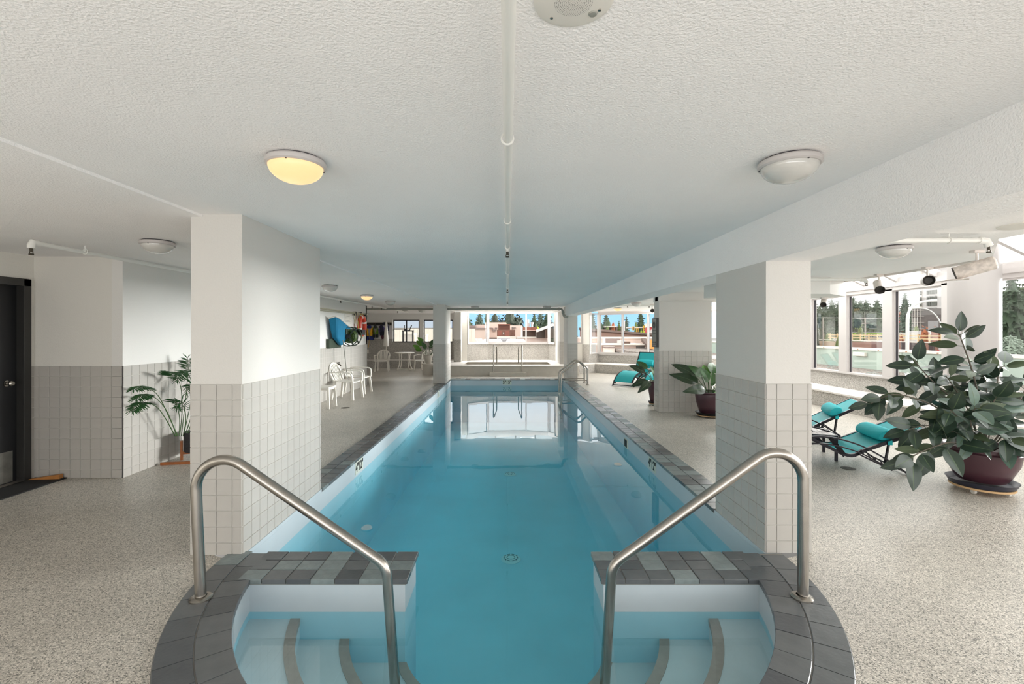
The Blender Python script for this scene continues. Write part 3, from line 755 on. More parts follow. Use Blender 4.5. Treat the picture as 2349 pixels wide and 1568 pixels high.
# spa handrails and grab bar
for x, nm_ in ((-.50, 'left'), (.52, 'right')):
    rail(bentpath([(x, 16.75, .12), (x, 16.75, 1.13), (x * .82, 17.9, 1.02), (x * .8, 17.62, .36)], [.09, .1], 6), .022, 'handrail',
         'slim steel handrail on the %s of the hot tub step' % nm_, 'handrail', group='hot tub handrails', n=10)
rail(bentpath([(2.16, 17.82, 1.33), (2.16, 17.66, 1.33), (2.16, 17.66, .36)], .05, 5), .02, 'grab_bar', 'vertical steel grab bar on the pillar beside the hot tub', 'grab bar', n=10)

# ================================================================== CEILING SERVICES
M_pipe = mat('white_pipe', (232, 231, 226), .4); M_pipeG = mat('grey_pipe', (150, 150, 142), .5); M_brass = mat('tarnished_brass', (84, 78, 68), .45, metal=.7)
def sprinkler_head(root, x, y, z, up=False):
    m = MB(); m.tube([(x, y, z), (x, y, z - .035)], .012, 8); m.lathe([(0, -.05), (.016, -.048), (.018, -.06), (0, -.062)], c=(x, y, z), n=12)
    m.tube([(x - .012, y, z - .03), (x - .014, y, z - .05)], .003, 5); m.tube([(x + .012, y, z - .03), (x + .014, y, z - .05)], .003, 5)
    m.build('sprinkler_head', M_brass, root, smooth=40)
def hanger(root, x, y, z, zc, along='y'):
    m = MB(); m.tube([(x, y, z), (x, y, zc)], .005, 6); m.torus((x, y, z), .024, .004, ax=along, n=16, m=5); m.build('hanger', M_pipe, root, smooth=40)
sp1 = empty('sprinkler_pipe', label='long white sprinkler pipe along the ceiling centre above the pool', cat='pipe')
m = MB(); m.tube([(.004, -3, 2.373), (.0, 14.45, 2.373)], .0185, 14); m.build('pipe', M_pipe, sp1, smooth=40)
for y in (4.36, 8.3, 11.6):
    m = MB(); m.tube([(0, y - .04, 2.373), (0, y + .04, 2.373)], .026, 12); m.tube([(0, y, 2.373), (0, y, 2.335)], .014, 10); m.build('coupling', M_pipe, sp1, smooth=40); sprinkler_head(sp1, 0, y, 2.34)
for y in (1.9, 3.3, 6.2, 9.9, 13.3): hanger(sp1, 0, y, 2.373, CEIL)
sp2 = empty('sprinkler_pipe', label='white sprinkler pipe on the lower ceiling of the left aisle', cat='pipe')
m = MB(); m.tube([(-3.93, 3.87, 2.325), (-3.84, 18, 2.325)], .019, 12); m.build('pipe', M_pipe, sp2, smooth=40)
m = MB(); m.tube([(-3.93, 3.90, 2.325), (-3.93, 3.86, 2.325), (-3.93, 3.85, 2.30), (-3.93, 3.85, 2.275)], .028, 12); m.build('elbow', M_pipe, sp2, smooth=40); sprinkler_head(sp2, -3.93, 3.85, 2.28)
for y in (4.3, 7.0, 9.5, 12, 15): hanger(sp2, -3.92 + .006 * y, y, 2.325, 2.38)
for y in (10.8, 13.3, 14.3, 16.4): sprinkler_head(sp2, -3.86, y, 2.31)
sp3 = empty('drain_pipe', label='thick grey pipe crossing the far ceiling and turning down at the right', cat='pipe')
m = MB(); m.tube(bentpath([(-4.5, 14.85, 2.31), (1.74, 14.85, 2.31), (1.80, 14.85, 2.08), (1.93, 14.85, 2.06)], [.07, .03], 6), .035, 12); m.build('pipe', M_pipeG, sp3, smooth=40)
for x, z in ((1.64, 2.31), (1.77, 2.20), (1.82, 2.10)):
    m = MB(); m.lathe([(.036, -.03), (.047, -.03), (.047, .03), (.036, .03)], c=(x, 14.85, z), n=16, ax='x' if z > 2.3 else 'z'); m.build('coupling', M_pipeG, sp3, smooth=40)
for x in (-3.6, -1.5, 1.2): hanger(sp3, x, 14.85, 2.31, CEIL, 'x')
sp4 = empty('sprinkler_pipe', label='short white sprinkler pipe ending in an elbow beside the rusty spotlight', cat='pipe')
m = MB(); m.tube([(2.18, 3.72, 2.315), (3.80, 3.72, 2.315)], .02, 12); m.build('pipe', M_pipe, sp4, smooth=40)
m = MB(); m.tube([(3.76, 3.72, 2.315), (3.82, 3.72, 2.31), (3.84, 3.72, 2.27)], .028, 12); m.build('elbow', M_pipe, sp4, smooth=40); sprinkler_head(sp4, 3.84, 3.72, 2.275); hanger(sp4, 3.52, 3.72, 2.315, 2.37, 'x')
sp5 = empty('sprinkler_pipe', label='white sprinkler pipe below the bulkhead on the far right ceiling', cat='pipe')
m = MB(); m.tube([(2.3, 6.56, 2.32), (5.0, 6.56, 2.32)], .019, 12); m.build('pipe', M_pipe, sp5, smooth=40)
m = MB(); m.tube([(4.97, 6.56, 2.32), (5.03, 6.56, 2.315), (5.05, 6.56, 2.28)], .027, 12); m.build('elbow', M_pipe, sp5, smooth=40); sprinkler_head(sp5, 5.05, 6.56, 2.29)
sp6 = empty('sprinkler_pipe', label='white sprinkler pipe above the windows at the far right corner', cat='pipe')
m = MB(); m.tube([(2.2, 13.0, 2.32), (4.2, 13.0, 2.32)], .019, 10); m.build('pipe', M_pipe, sp6, smooth=40)
for x in (3.35, 3.95): sprinkler_head(sp6, x, 13.0, 2.31)

def dome_lamp(x, y, zc, lit, label):
    e = empty('ceiling_lamp', (x, y, zc), label=label, cat='lamp', group='round ceiling lamps')
    m = MB(); m.lathe([(0, 0), (.118, 0), (.118, -.008), (0, -.008)], n=36); m.build('backplate', M_gasket, e, smooth=30)
    m = MB(); m.lathe([(.0, -.008), (.130, -.008), (.138, -.016), (.138, -.034), (.130, -.040), (.122, -.040)], n=44); m.build('rim', M_white, e, smooth=35)
    m = MB(); prof = [(.124 * cos(a), -.038 - .078 * sin(a)) for a in [pi / 2 * k / 10 for k in range(11)]]; m.lathe(prof, n=44); m.build('shade', M_lit if lit else M_dome, e, smooth=60)
    for a in (.6, 2.7, 4.8):
        m = MB(); m.box((.128 * cos(a) - .003, .128 * sin(a) - .003, -.043), (.128 * cos(a) + .003, .128 * sin(a) + .003, -.038)); m.build('screw', M_gasket, e)
    if lit:
        pass
lamps = [(-1.02, 2.25, CEIL, 1, 'glowing warm dome lamp on the ceiling left of the centre pipe'), (1.36, 2.25, CEIL, 0, 'unlit white dome lamp on the ceiling beside the right beam'),
         (-3.15, 4.2, 2.403, 0, 'unlit dome lamp on the low ceiling near the dark door'), (-3.12, 8.2, 2.403, 0, 'unlit dome lamp in the left aisle, first beyond the large tiled pillar'),
         (-3.12, 10.35, 2.403, 1, 'glowing white dome lamp in the left aisle above the plastic chairs'), (-3.10, 12.35, 2.403, 0, 'unlit dome lamp just beyond the glowing one in the left aisle'),
         (-3.5, 15.9, 2.403, 0, 'small distant dome lamp, left one above the round plastic table'), (-3.12, 17.0, 2.403, 0, 'small distant dome lamp, right one above the round plastic table'),
         (-1.06, 15.2, CEIL, 0, 'dome lamp by the grey pipe, left of the centre pipe end'), (1.29, 15.2, CEIL, 0, 'dome lamp by the grey pipe, near its elbow'),
         (3.43, 12.4, 2.37, 0, 'unlit dome lamp behind the beam, in front of the corner windows'), (3.57, 15.1, 2.37, 1, 'glowing dome lamp nearest the far corner windows'),
         (3.55, 4.28, 2.37, 0, 'unlit dome lamp on the right ceiling above the turquoise loungers')]
for a in lamps: dome_lamp(*a)

# ceiling speaker with perforated grille, right at the top
cs = empty('ceiling_speaker', (.166, 1.17, CEIL), label='round white ceiling speaker with perforated grille beside the centre pipe', cat='speaker')
m = MB(); m.lathe([(0, 0), (.100, 0), (.100, -.004), (.085, -.009), (0, -.009)], n=48); m.build('plate', M_trim, cs, smooth=25)
hm = MB()
for ring in range(1, 11):
    r = ring * .0047; n = max(6, ring * 6)
    for k in range(n):
        a = 2 * pi * k / n + ring * .1; c = (r * cos(a), r * sin(a)); q = .0010
        hm.add([(c[0] + q * cos(b), c[1] + q * sin(b), -.0095) for b in [pi * 2 * j / 6 for j in range(6)]], [tuple(range(6))])
hm.build('grille_hole', M_gasket, cs, kind='stuff')
for a in (.35, 2.3, -1.6 + .2, -.5):
    m = MB(); m.lathe([(0, -.012), (.004, -.011), (.0045, -.009)], c=(.075 * cos(a), .075 * sin(a), 0), n=10); m.build('screw', M_steel, cs, smooth=40)
m = MB(); m.lathe([(0, -.013), (.010, -.012), (.012, -.009)], c=(.068 * cos(.62), .068 * sin(.62), 0), n=16); m.torus((.068 * cos(.62), .068 * sin(.62), -.0105), .008, .0015, n=16, m=5); m.build('dial', M_pipeG, cs, smooth=40)
m = MB()
for a in (-.9 + 0, -2.6, -.1): m.box((.103 * cos(a) - .005, .103 * sin(a) - .004, -.003), (.103 * cos(a) + .005, .103 * sin(a) + .004, .0)); 
m.build('clip', M_gasket, cs)
c2 = empty('ceiling_vent', (3.80, 3.42, 2.37), label='flat round white ceiling disc at the right edge of the soffit', cat='vent')
m = MB(); m.lathe([(0, 0), (.15, 0), (.15, -.006), (.13, -.012), (0, -.012)], n=40); m.build('plate', M_trim, c2, smooth=25)
m = MB(); m.box((-.03, -.06, -.016), (.03, -.05, -.012)); m.build('slot', M_white, c2)

# spotlights
M_spot = mat('spotlight_shell', (222, 214, 208), .4, noise=.05, nscale=14); M_rust = mat('rusty_shell', (214, 204, 196), .5, noise=.22, nscale=26)
M_inner = mat('spotlight_inside', (70, 66, 62), .5)
def spot(x, y, zc, aim, L, r, label, mt=M_spot, drop=.12, barn=False):
    e = empty('spotlight', (x, y, zc), label=label, cat='spotlight', group='ceiling spotlights')
    m = MB(); m.tube([(0, 0, 0), (0, 0, -drop)], .011, 8); m.build('stem', M_spot, e, smooth=40)
    m = MB(); m.box((-.05, -.03, -.025), (.05, .03, 0)); m.build('mount', M_spot, e, bevel=.004)
    d = Vector(aim).normalized(); c = Vector((0, 0, -drop - r)); a = c - d * L * .45; b = c + d * L * .55
    m = MB(); m.tube([a, a + d * .012, b], [r * .8, r, r], 22, cap=False); m.add([a], []); s = m.build('shell', mt, e, smooth=40)
    m = MB(); m.tube([a, a - d * .004], [r * .8, r * .4], 22); m.build('end_cap', mt, e, smooth=40)
    m = MB(); m.tube([b - d * .004, b + d * .004], [r * 1.03, r * 1.03], 22, cap=False); m.tube([b, b - d * .05], [r * .97, r * .62], 22, cap=False); m.tube([b - d * .05, b - d * .055], [r * .62, r * .3], 22); m.build('reflector', M_inner, e, smooth=40)
    if barn:
        m = MB(); px_ = d.cross(Vector((0, 0, 1))).normalized()
        q = b - d * .02 - Vector((0, 0, r)); m.bar(q - px_ * r * .9 + d * .0, q + px_ * r * .9, .17, .006, up=Vector((0, 0, 1))); m.build('barn_door', mt, e)
    return e
spot(4.53, 4.50, 2.37, (-.72, .66, -.30), .30, .064, 'rust-flecked white spotlight in front of the round column', M_rust, .10, True)
spot(5.08, 6.38, 2.37, (-.45, -.72, -.52), .22, .058, 'white spotlight with open dark mouth left of the round column', drop=.10)
spot(5.08, 5.64, 2.37, (-.62, -.85, -.04), .24, .058, 'white spotlight facing the room nearest the round column', drop=.11)
spot(5.02, 7.4, 2.13, (-.5, -.6, -.6), .16, .045, 'small spotlight under the bulkhead by the first window', drop=.02)
spot(4.10, 13.2, 2.37, (-.25, -.97, -.05), .18, .055, 'distant spotlight hanging before the corner windows', drop=.13)
tr_ = MB(); tr_.box((5.14, 5.0, 2.345), (5.17, 8.5, 2.37)); tag(tr_.build('light_track', M_spot), 'thin white lighting track along the soffit edge by the skylight', 'light track')

# ================================================================== FURNITURE
def plastic_chair(label):
    """white moulded armchair: origin on the floor, faces +x"""
    e = empty('plastic_chair', label=label, cat='chair', group='white plastic armchairs')
    # seat
    m = MB(); n = 7; vs = []; w0, w1 = .21, .24
    for i in range(n):
        t = i / (n - 1); x = -.22 + .46 * t; w = w0 + (w1 - w0) * t; z = .42 + .018 * (2 * t - 1) ** 2 - (.025 * max(0, t - .85) / .15)
        for k in range(5): s = k / 4 * 2 - 1; vs += [(x, s * w, z + .012 * s * s), (x, s * w, z + .012 * s * s - .02)]
    fs = []
    for i in range(n - 1):
        for k in range(4):
            a = (i * 5 + k) * 2; b = a + 10; fs += [(a, b, b + 2, a + 2), (a + 1, a + 3, b + 3, b + 1)]
    for i in range(n - 1):
        a = i * 10; fs += [(a, a + 1, a + 11, a + 10), (a + 8, a + 18, a + 19, a + 9)]
    for k in range(4):
        a = k * 2; b = (n - 1) * 10 + k * 2; fs += [(a, a + 2, a + 3, a + 1), (b, b + 1, b + 3, b + 2)]
    m.add(vs, fs); m.build('seat', M_plastic, e, smooth=45)
    # back frame: arch, plus slats
    m = MB(); pts = []
    for k in range(15):
        a = pi * k / 14; y = .24 * cos(a); z = .62 + .22 * sin(a) if 0 < k < 14 else .60; pts.append((-.24 - .12 * (z - .42) / .44, y, z))
    pts = [(-.21, .215, .43)] + pts + [(-.21, -.215, .43)]
    for p, q in zip(pts, pts[1:]): m.bar(p, q, .045, .028, up=(1, 0, .2))
    m.build('back_frame', M_plastic, e)
    for k in range(6):
        y = -.15 + .06 * k; zt = .62 + .21 * sqrt(max(0, 1 - (y / .24) ** 2))
        m = MB(); m.bar((-.215, y * .85, .43), (-.24 - .12 * (zt - .42) / .44, y, zt), .034, .012, up=(1, 0, 0)); m.build('slat', M_plastic, e)
    for s in (1, -1):
        m = MB(); ap = smoothpath([(-.28, s * .235, .63), (-.12, s * .285, .645), (.10, s * .29, .64), (.235, s * .275, .61), (.262, s * .262, .50), (.265, s * .25, .40)], 4)
        for p, q in zip(ap, ap[1:]): m.bar(p, q, .05, .022, up=(0, 0, 1) if abs((Vector(q) - Vector(p)).normalized().z) < .8 else (1, 0, 0))
        m.build('armrest', M_plastic, e)
        m = MB(); m.bar((.235, s * .225, .42), (.275, s * .262, 0), .042, .05, up=(1, 0, 0)); m.build('leg', M_plastic, e)
        m = MB(); m.bar((-.20, s * .205, .43), (-.27, s * .235, 0), .042, .045, up=(1, 0, 0)); m.build('leg', M_plastic, e)
    return e
ch = plastic_chair('white plastic armchair against the tiled wall, nearest the small white stool'); ch.location = (-3.80, 11.05, 0); ch.rotation_euler.z = radians(-8)
for loc, rz, lb in (((-3.90, 12.15, 0), -3, 'white plastic armchair against the tiled wall, just behind the nearer one'),
                    ((-5.02, 18.75, 0), -84, 'white plastic armchair on the left of the round table, below the hook rail'),
                    ((-3.42, 18.95, 0), -112, 'white plastic armchair on the right of the round table, half behind the pillar')):
    c = copy_tree(ch); c.location = loc; c.rotation_euler.z = radians(rz); c['label'] = lb
# stool
st = empty('stool', (-3.88, 9.77, 0), label='small white plastic stool beside the tiled wall', cat='stool')
m = MB(); m.box((-.22, -.21, .41), (.22, .21, .445)); m.box((-.20, -.19, .38), (.20, .19, .41)); m.build('seat', M_plastic, st, bevel=.008)
for a in (-1, 1):
    for b_ in (-1, 1):
        m = MB(); m.bar((a * .19, b_ * .18, .40), (a * .21, b_ * .20, 0), .05, .035, up=(0, 1, 0)); m.build('leg', M_plastic, st)
# round table
tb = empty('round_table', (-4.22, 19.15, 0), label='round white plastic table with curved legs between two armchairs', cat='table')
m = MB(); m.lathe([(0, .70), (.36, .70), (.40, .715), (.405, .73), (.39, .74), (0, .742)], n=36); m.build('tabletop', M_plastic, tb, smooth=35)
for k in range(4):
    a = pi / 4 + k * pi / 2; m = MB(); m.tube(smoothpath([(.26 * cos(a), .26 * sin(a), .71), (.24 * cos(a), .24 * sin(a), .45), (.27 * cos(a), .27 * sin(a), .2), (.35 * cos(a), .35 * sin(a), .06), (.33 * cos(a), .33 * sin(a), .015)], 4), .022, 8); m.build('leg', M_plastic, tb, smooth=50)
m = MB(); m.torus((0, 0, .05), .30, .014, n=28, m=6); m.build('leg_ring', M_plastic, tb, smooth=50)

# chaise loungers
M_sling = mat('turquoise_sling', (28, 166, 172), .62, noise=.04, nscale=9, bump=.12, bscale=220)
M_pillow = mat('turquoise_pillow', (30, 176, 184), .75, bump=.3, bscale=12)
M_frame = mat('lounger_frame', (38, 36, 42), .35, metal=.5)
def lounger(label, theta, loc, rz):
    e = empty('lounger', label=label, cat='lounger', group='turquoise chaise loungers'); e.location = loc; e.rotation_euler.z = rz
    th = radians(theta); hx, hz = 1.30, .19; Lb = .84
    prof = smoothpath([(.02, 0, .13), (.22, 0, .30), (.48, 0, .395), (.70, 0, .40), (.95, 0, .30), (1.18, 0, .20), (hx, 0, hz), (hx + .10 * cos(th), 0, hz + .02 + .09 * sin(th))], 5)
    back = [Vector((hx + s * cos(th), 0, hz + .012 + s * sin(th))) for s in (.1, .3, .5, .7, Lb)]
    prof = prof[:-1] + back; y0, y1 = .035, .585
    m = MB(); vs = []
    for p in prof: vs += [(p.x, y0, p.z), (p.x, y1, p.z), (p.x, y0, p.z - .008), (p.x, y1, p.z - .008)]
    fs = []
    for i in range(len(prof) - 1):
        a = i * 4; b = a + 4; fs += [(a, b, b + 1, a + 1), (a + 2, a + 3, b + 3, b + 2), (a, a + 2, b + 2, b), (a + 1, b + 1, b + 3, a + 3)]
    k = (len(prof) - 1) * 4; fs += [(0, 1, 3, 2), (k, k + 2, k + 3, k + 1)]
    m.add(vs, fs); m.build('sling', M_sling, e, smooth=60)
    for y in (.02, .60):
        m = MB(); q = [Vector((p.x, y, p.z - .012)) for p in prof]
        for a, b in zip(q, q[1:]): m.bar(a, b, .028, .036)
        m.build('sling_rail', M_frame, e)
        yy = y + (-.045 if y < .3 else .045)
        top = smoothpath([(.02, yy, .0), (.18, yy, .14), (.50, yy, .31), (.92, yy, .385), (1.30, yy, .32), (1.62, yy, .17), (1.88, yy, .0)], 5)
        m = MB()
        for a, b in zip(top, top[1:]): m.bar(a, b, .04, .016)
        m.build('arch_rail', M_frame, e)
        low = smoothpath([(.16, yy, .05), (.50, yy, .235), (.92, yy, .305), (1.30, yy, .235), (1.60, yy, .10), (1.72, yy, .07)], 5)
        m = MB()
        for a, b in zip(low, low[1:]): m.bar(a, b, .03, .014)
        m.build('lower_rail', M_frame, e)
        m = MB(); m.bar((1.02, yy, .37), (1.20, y, .17), .02, .05, up=(1, 0, 0)); m.build('bracket', M_frame, e)
        m = MB(); m.bar((.60, yy, .34), (.60, y, .38), .02, .045, up=(1, 0, 0)); m.build('bracket', M_frame, e)
        # notched support comb and prop
        m = MB()
        for i in range(5):
            s = 1.36 + .07 * i; z = .255 - (s - 1.36) * .52
            m.bar((s, yy, z), (s + .03, yy, z - .055), .014, .012)
        m.bar((1.34, yy, .20), (1.70, yy, .04), .014, .016); m.build('notch_bracket', M_frame, e)
        s = .42; m = MB(); m.bar((hx + s * cos(th), y, hz + s * sin(th) - .02), (1.62, yy, .10), .018, .03); m.build('prop', M_frame, e)
    for x, z in ((.05, .03), (1.84, .03)):
        m = MB(); m.tube([(x, -.03, z), (x, .65, z)], .011, 8); m.build('foot_bar', M_frame, e, smooth=50)
    m = MB(); m.tube([(prof[-1].x, .02, prof[-1].z - .012), (prof[-1].x, .60, prof[-1].z - .012)], .014, 8); m.build('head_bar', M_frame, e, smooth=50)
    # bolster pillow, a flattened roll across the backrest
    s = .42; c = Vector((hx + s * cos(th), .31, hz + s * sin(th) + .055)); u = Vector((cos(th), 0, sin(th))); w = Vector((-sin(th), 0, cos(th)))
    m = MB(); n = 18; rings = []
    for yy, sc in ((-.262, .02), (-.262, .5), (-.258, .88), (-.22, 1), (-.1, 1.03), (.1, 1.03), (.22, 1), (.258, .88), (.262, .5), (.262, .02)):
        rings.append([c + Vector((0, yy, 0)) + u * (.105 * sc * cos(2 * pi * k / n)) + w * (.068 * sc * sin(2 * pi * k / n) * (1 if sin(2 * pi * k / n) > 0 else .6)) for k in range(n)])
    m.add([v for r in rings for v in r], [(i * n + k, i * n + (k + 1) % n, (i + 1) * n + (k + 1) % n, (i + 1) * n + k) for i in range(len(rings) - 1) for k in range(n)])
    m.build('pillow', M_pillow, e, smooth=60)
    m = MB(); a = Vector((hx + s * cos(th), 0, hz + s * sin(th))); m.bar(a + Vector((0, -.01, .008)), a + Vector((0, .63, .008)), .05, .005, up=w); m.bar(a + Vector((0, -.008, -.03)), a + Vector((0, -.008, .01)), .05, .005, up=Vector((0, 1, 0))); m.build('strap', M_pillow, e)
    return e
def lounger_at(label, theta, sx, anchor, ang, sc=1.0):
    """anchor: plan position of the near-side point at local x = sx"""
    a = radians(ang); sx *= sc; e = lounger(label, theta, (anchor[0] - sx * cos(a), anchor[1] - sx * sin(a), 0), a); e.scale = (sc, 1, 1); return e
lounger_at('turquoise sling lounger nearest the camera, its head under the rubber plant leaves', 22, 1.88, (4.46, 5.20), -12, .9)
lounger_at('turquoise sling lounger behind the nearest one, close to the low window bench', 27, 2.05, (4.98, 6.50), -22, .86)
lounger_at('distant turquoise lounger with raised back before the corner window bench', 62, 0, (3.56, 13.3), 48)
lounger_at('distant turquoise lounger mostly hidden by the tiled pillar and potted plant', 58, 0, (4.28, 12.75), 52)
# slatted side table between the two near loungers
sd = empty('side_table', (3.88, 6.02, 0), -.3, label='low black side table with pale slatted top between two loungers', cat='table')
for i in range(8):
    m = MB(); m.box((-.24 + i * .06, -.22, .30), (-.24 + i * .06 + .055, .22, .315)); m.build('slat', mat('slat_pale', (206, 200, 198), .4), sd)
m = MB()
for a, b in (((-.25, -.23), (.25, -.23)), ((-.25, .23), (.25, .23)), ((-.25, -.23), (-.25, .23)), ((.25, -.23), (.25, .23))): m.bar((*a, .295), (*b, .295), .02, .035)
m.build('frame', M_frame, sd)
for a in (-.24, .24):
    for b in (-.22, .22):
        m = MB(); m.bar((a, b, .29), (a, b, 0), .03, .03, up=(1, 0, 0)); m.build('leg', M_frame, sd)
# floor drains
for (px, py, r, lb) in ((1946, 1074, .075, 'dark round floor drain beyond the nearest lounger'), (792, 935, .09, 'dark round floor drain in the left aisle near the stool')):
    Y = EYE * F / (py - CY); X = (px - CX) * Y / F
    e = empty('floor_drain', (X, Y, 0), label=lb, cat='drain', group='round floor drains')
    m = MB(); m.lathe([(0, 0), (r, 0), (r, .003), (r * .8, .004), (0, .003)], n=24); m.build('grate', M_brass, e, smooth=30)
    m = MB()
    for k in range(8): a = 2 * pi * k / 8; m.box((r * .5 * cos(a) - .008, r * .5 * sin(a) - .008, .004), (r * .5 * cos(a) + .008, r * .5 * sin(a) + .008, .005))
    m.build('slot', M_dark, e)

# ---- door mat and wedge
m = MB(); m.box((-5.12, 3.7, 0), (-4.77, 5.055, .012)); tag(m.build('door_mat', mat('black_rubber_mat', (26, 25, 25), .95, bump=.4, bscale=150), bevel=.003), 'flat black doormat in front of the dark door', 'mat')
m = MB(); m.prism([(0, 0), (.30, 0), (.30, .045), (0, .004)], 0, .05); w_ = m.build('door_wedge', mat('orange_wood', (176, 118, 62), .55, noise=.15, nscale=12)); w_.rotation_euler = (pi / 2, 0, radians(6)); w_.location = (-5.10, 5.01, .012)
tag(w_, 'small wooden door wedge on the black mat against the tiled wall', 'wedge')

# ================================================================== THINGS ON THE LEFT WALL
WXl = -4.18
pl = empty('skimmer_pole', label='long pale pool pole mounted across the left wall above the net', cat='pole')
m = MB(); m.tube([(WXl + .07, 9.6, 2.10), (WXl + .07, 13.75, 2.10)], .017, 10); m.build('pole', mat('pole_aluminium', (196, 192, 170), .4, metal=.3), pl, smooth=50)
m = MB(); m.tube([(WXl + .08, 9.6, 2.055), (WXl + .08, 13.2, 2.07)], .012, 8); m.build('inner_pole', mat('pole_aluminium', (196, 192, 170)), pl, smooth=50)
for y in (9.9, 12.6, 13.5):
    m = MB(); m.box((WXl, y - .02, 2.03), (WXl + .1, y + .02, 2.13)); m.build('bracket', M_dark, pl)
nt_ = empty('pool_net', label='blue leaf net with white rim hanging on the left wall', cat='pool net')
M_net = mat('blue_mesh', (14, 118, 158), .8, noise=.06, nscale=18); xw = WXl + .14
A = Vector((xw, 10.75, 1.92)); B = Vector((xw, 11.86, 1.61))
def nring(A_, B_, hw, dz=0):
    out = []
    for k in range(20):
        a = 2 * pi * k / 20; f = max(-1, min(1, 1.25 * cos(a))); g = max(-1, min(1, 1.25 * sin(a)))
        out.append((A_ + B_) / 2 + (B_ - A_) / 2 * f + Vector((hw * g, 0, dz * g)))
    return out
hoop = nring(A, B, .11, .03)
m = MB(); m.tube(hoop + [hoop[0]], .015, 8); m.build('hoop', M_plastic, nt_, smooth=50)
A2, B2 = Vector((xw, 10.88, 1.46)), Vector((xw, 11.62, 1.42)); A3, B3 = Vector((xw, 11.23, 1.27)), Vector((xw, 11.33, 1.26))
vs = hoop + nring(A2, B2, .07) + nring(A3, B3, .03)
fs = [(i * 20 + k, i * 20 + (k + 1) % 20, (i + 1) * 20 + (k + 1) % 20, (i + 1) * 20 + k) for i in range(2) for k in range(20)] + [tuple(range(40, 60))]
m = MB(); m.add(vs, fs); m.build('net_bag', M_net, nt_, smooth=60)
m = MB(); m.tube([P(787, 780, 11.25), P(797, 868, 11.3)], .011, 8); m.build('handle', M_pipeG, nt_, smooth=50)
# hose reel
hr_ = empty('hose_reel', label='dark green hose reel mounted on the left wall behind the blue net', cat='hose reel'); M_green = mat('green_metal', (52, 66, 50), .5); M_hose = mat('green_hose', (70, 92, 40), .55)
m = MB(); m.box((WXl, 11.35, 1.52), (WXl + .26, 12.45, 1.66)); m.build('bracket', M_green, hr_, bevel=.006)
m = MB(); m.box((WXl, 10.75, 1.20), (WXl + .08, 11.5, 1.42)); m.build('wall_plate', M_green, hr_, bevel=.004)
for y in (11.46, 11.74):
    m = MB(); m.torus((WXl + .27, y, 1.47), .235, .013, ax='y', n=30, m=6)
    for k in range(3): a = 2 * pi * k / 3 + y; m.bar((WXl + .29, y, 1.47), (WXl + .29 + .235 * cos(a), y, 1.47 + .235 * sin(a)), .04, .012, up=(0, 1, 0))
    m.build('reel_rim', M_green, hr_, smooth=40)
m = MB(); m.tube([(WXl + .27, 11.40, 1.47), (WXl + .27, 11.95, 1.47)], .05, 12); m.build('axle', M_dark, hr_, smooth=40)
m = MB()
for y in (11.52, 11.57, 11.62, 11.67):
    for R_ in (.08, .12, .15): m.torus((WXl + .27, y + rnd.uniform(-.01, .01), 1.47), R_, .016, ax='y', n=22, m=5)
m.build('hose', M_hose, hr_, smooth=40)
m = MB(); m.tube([(WXl + .27, 12.0, 1.62), (WXl + .4, 12.0, 1.62)], .012, 6); m.box((WXl + .3, 12.02, 1.50), (WXl + .44, 12.3, 1.64)); m.build('crank', M_black, hr_, smooth=40)
# life ring
lr = empty('life_ring', label='orange life ring with white bands and yellow rope on the left wall', cat='life ring')
M_or = mat('orange_vinyl', (204, 62, 36), .45)
c = (WXl + .12, 13.02, 1.76)
m = MB(); m.torus(c, .24, .062, ax='x', n=40, m=12); m.build('ring', M_or, lr, smooth=60)
for a in (.4, 1.97, 3.54, 5.11):
    m = MB(); m.torus(c, .24, .065, ax='x', n=4, m=12, a0=a - .13, a1=a + .13); m.build('band', M_plastic, lr, smooth=60)
m = MB(); m.tube([(c[0], c[1] + (.315 + .02 * cos(4 * a)) * cos(a), c[2] + (.315 + .02 * cos(4 * a)) * sin(a)) for a in [2 * pi * k / 40 for k in range(41)]], .009, 6); m.build('rope', mat('yellow_rope', (200, 176, 70), .8), lr, smooth=60)
m = MB(); m.tube([(WXl, 13.02, 2.12), (WXl + .12, 13.02, 2.12), (WXl + .12, 13.02, 2.05)], .012, 6); m.build('hook', M_dark, lr, smooth=40)
rp = MB()
for k, y in enumerate((12.45, 12.6, 12.75, 12.9)): rp.tube(smoothpath([(WXl + .1, y - .12, 2.10), (WXl + .12, y - .04, 1.80 - .06 * k), (WXl + .1, y + .08, 2.08)], 8), .007, 5)
tag(rp.build('rope_coil', mat('cream_rope', (196, 188, 160), .9), smooth=60), 'loose cream rope looped over the pool pole beside the life ring', 'rope')
# notice sheet
ns = empty('notice', label='white sheet of pool rules on the left wall behind the rope', cat='notice')
m = MB(); m.box((WXl, 11.95, 1.78), (WXl + .006, 12.50, 2.04)); m.build('sheet', M_plastic, ns)
m = MB()
for k in range(6): m.box((WXl + .0062, 11.99, 1.81 + .035 * k), (WXl + .0072, 12.46 - .06 * (k % 3), 1.818 + .035 * k))
m.build('print', M_pipeG, ns)
# faucet
fc = empty('wall_faucet', label='dark wall faucet on the tiles above the armchairs', cat='faucet')
m = MB(); m.tube([(WXl, 11.35, .80), (WXl + .10, 11.35, .80), (WXl + .13, 11.35, .75)], .014, 8); m.build('spout', M_brass, fc, smooth=40)
m = MB(); m.tube([(WXl + .05, 11.24, .83), (WXl + .05, 11.46, .83)], .014, 8); m.tube([(WXl + .05, 11.35, .80), (WXl + .05, 11.35, .83)], .01, 6); m.build('handle', M_brass, fc, smooth=40)
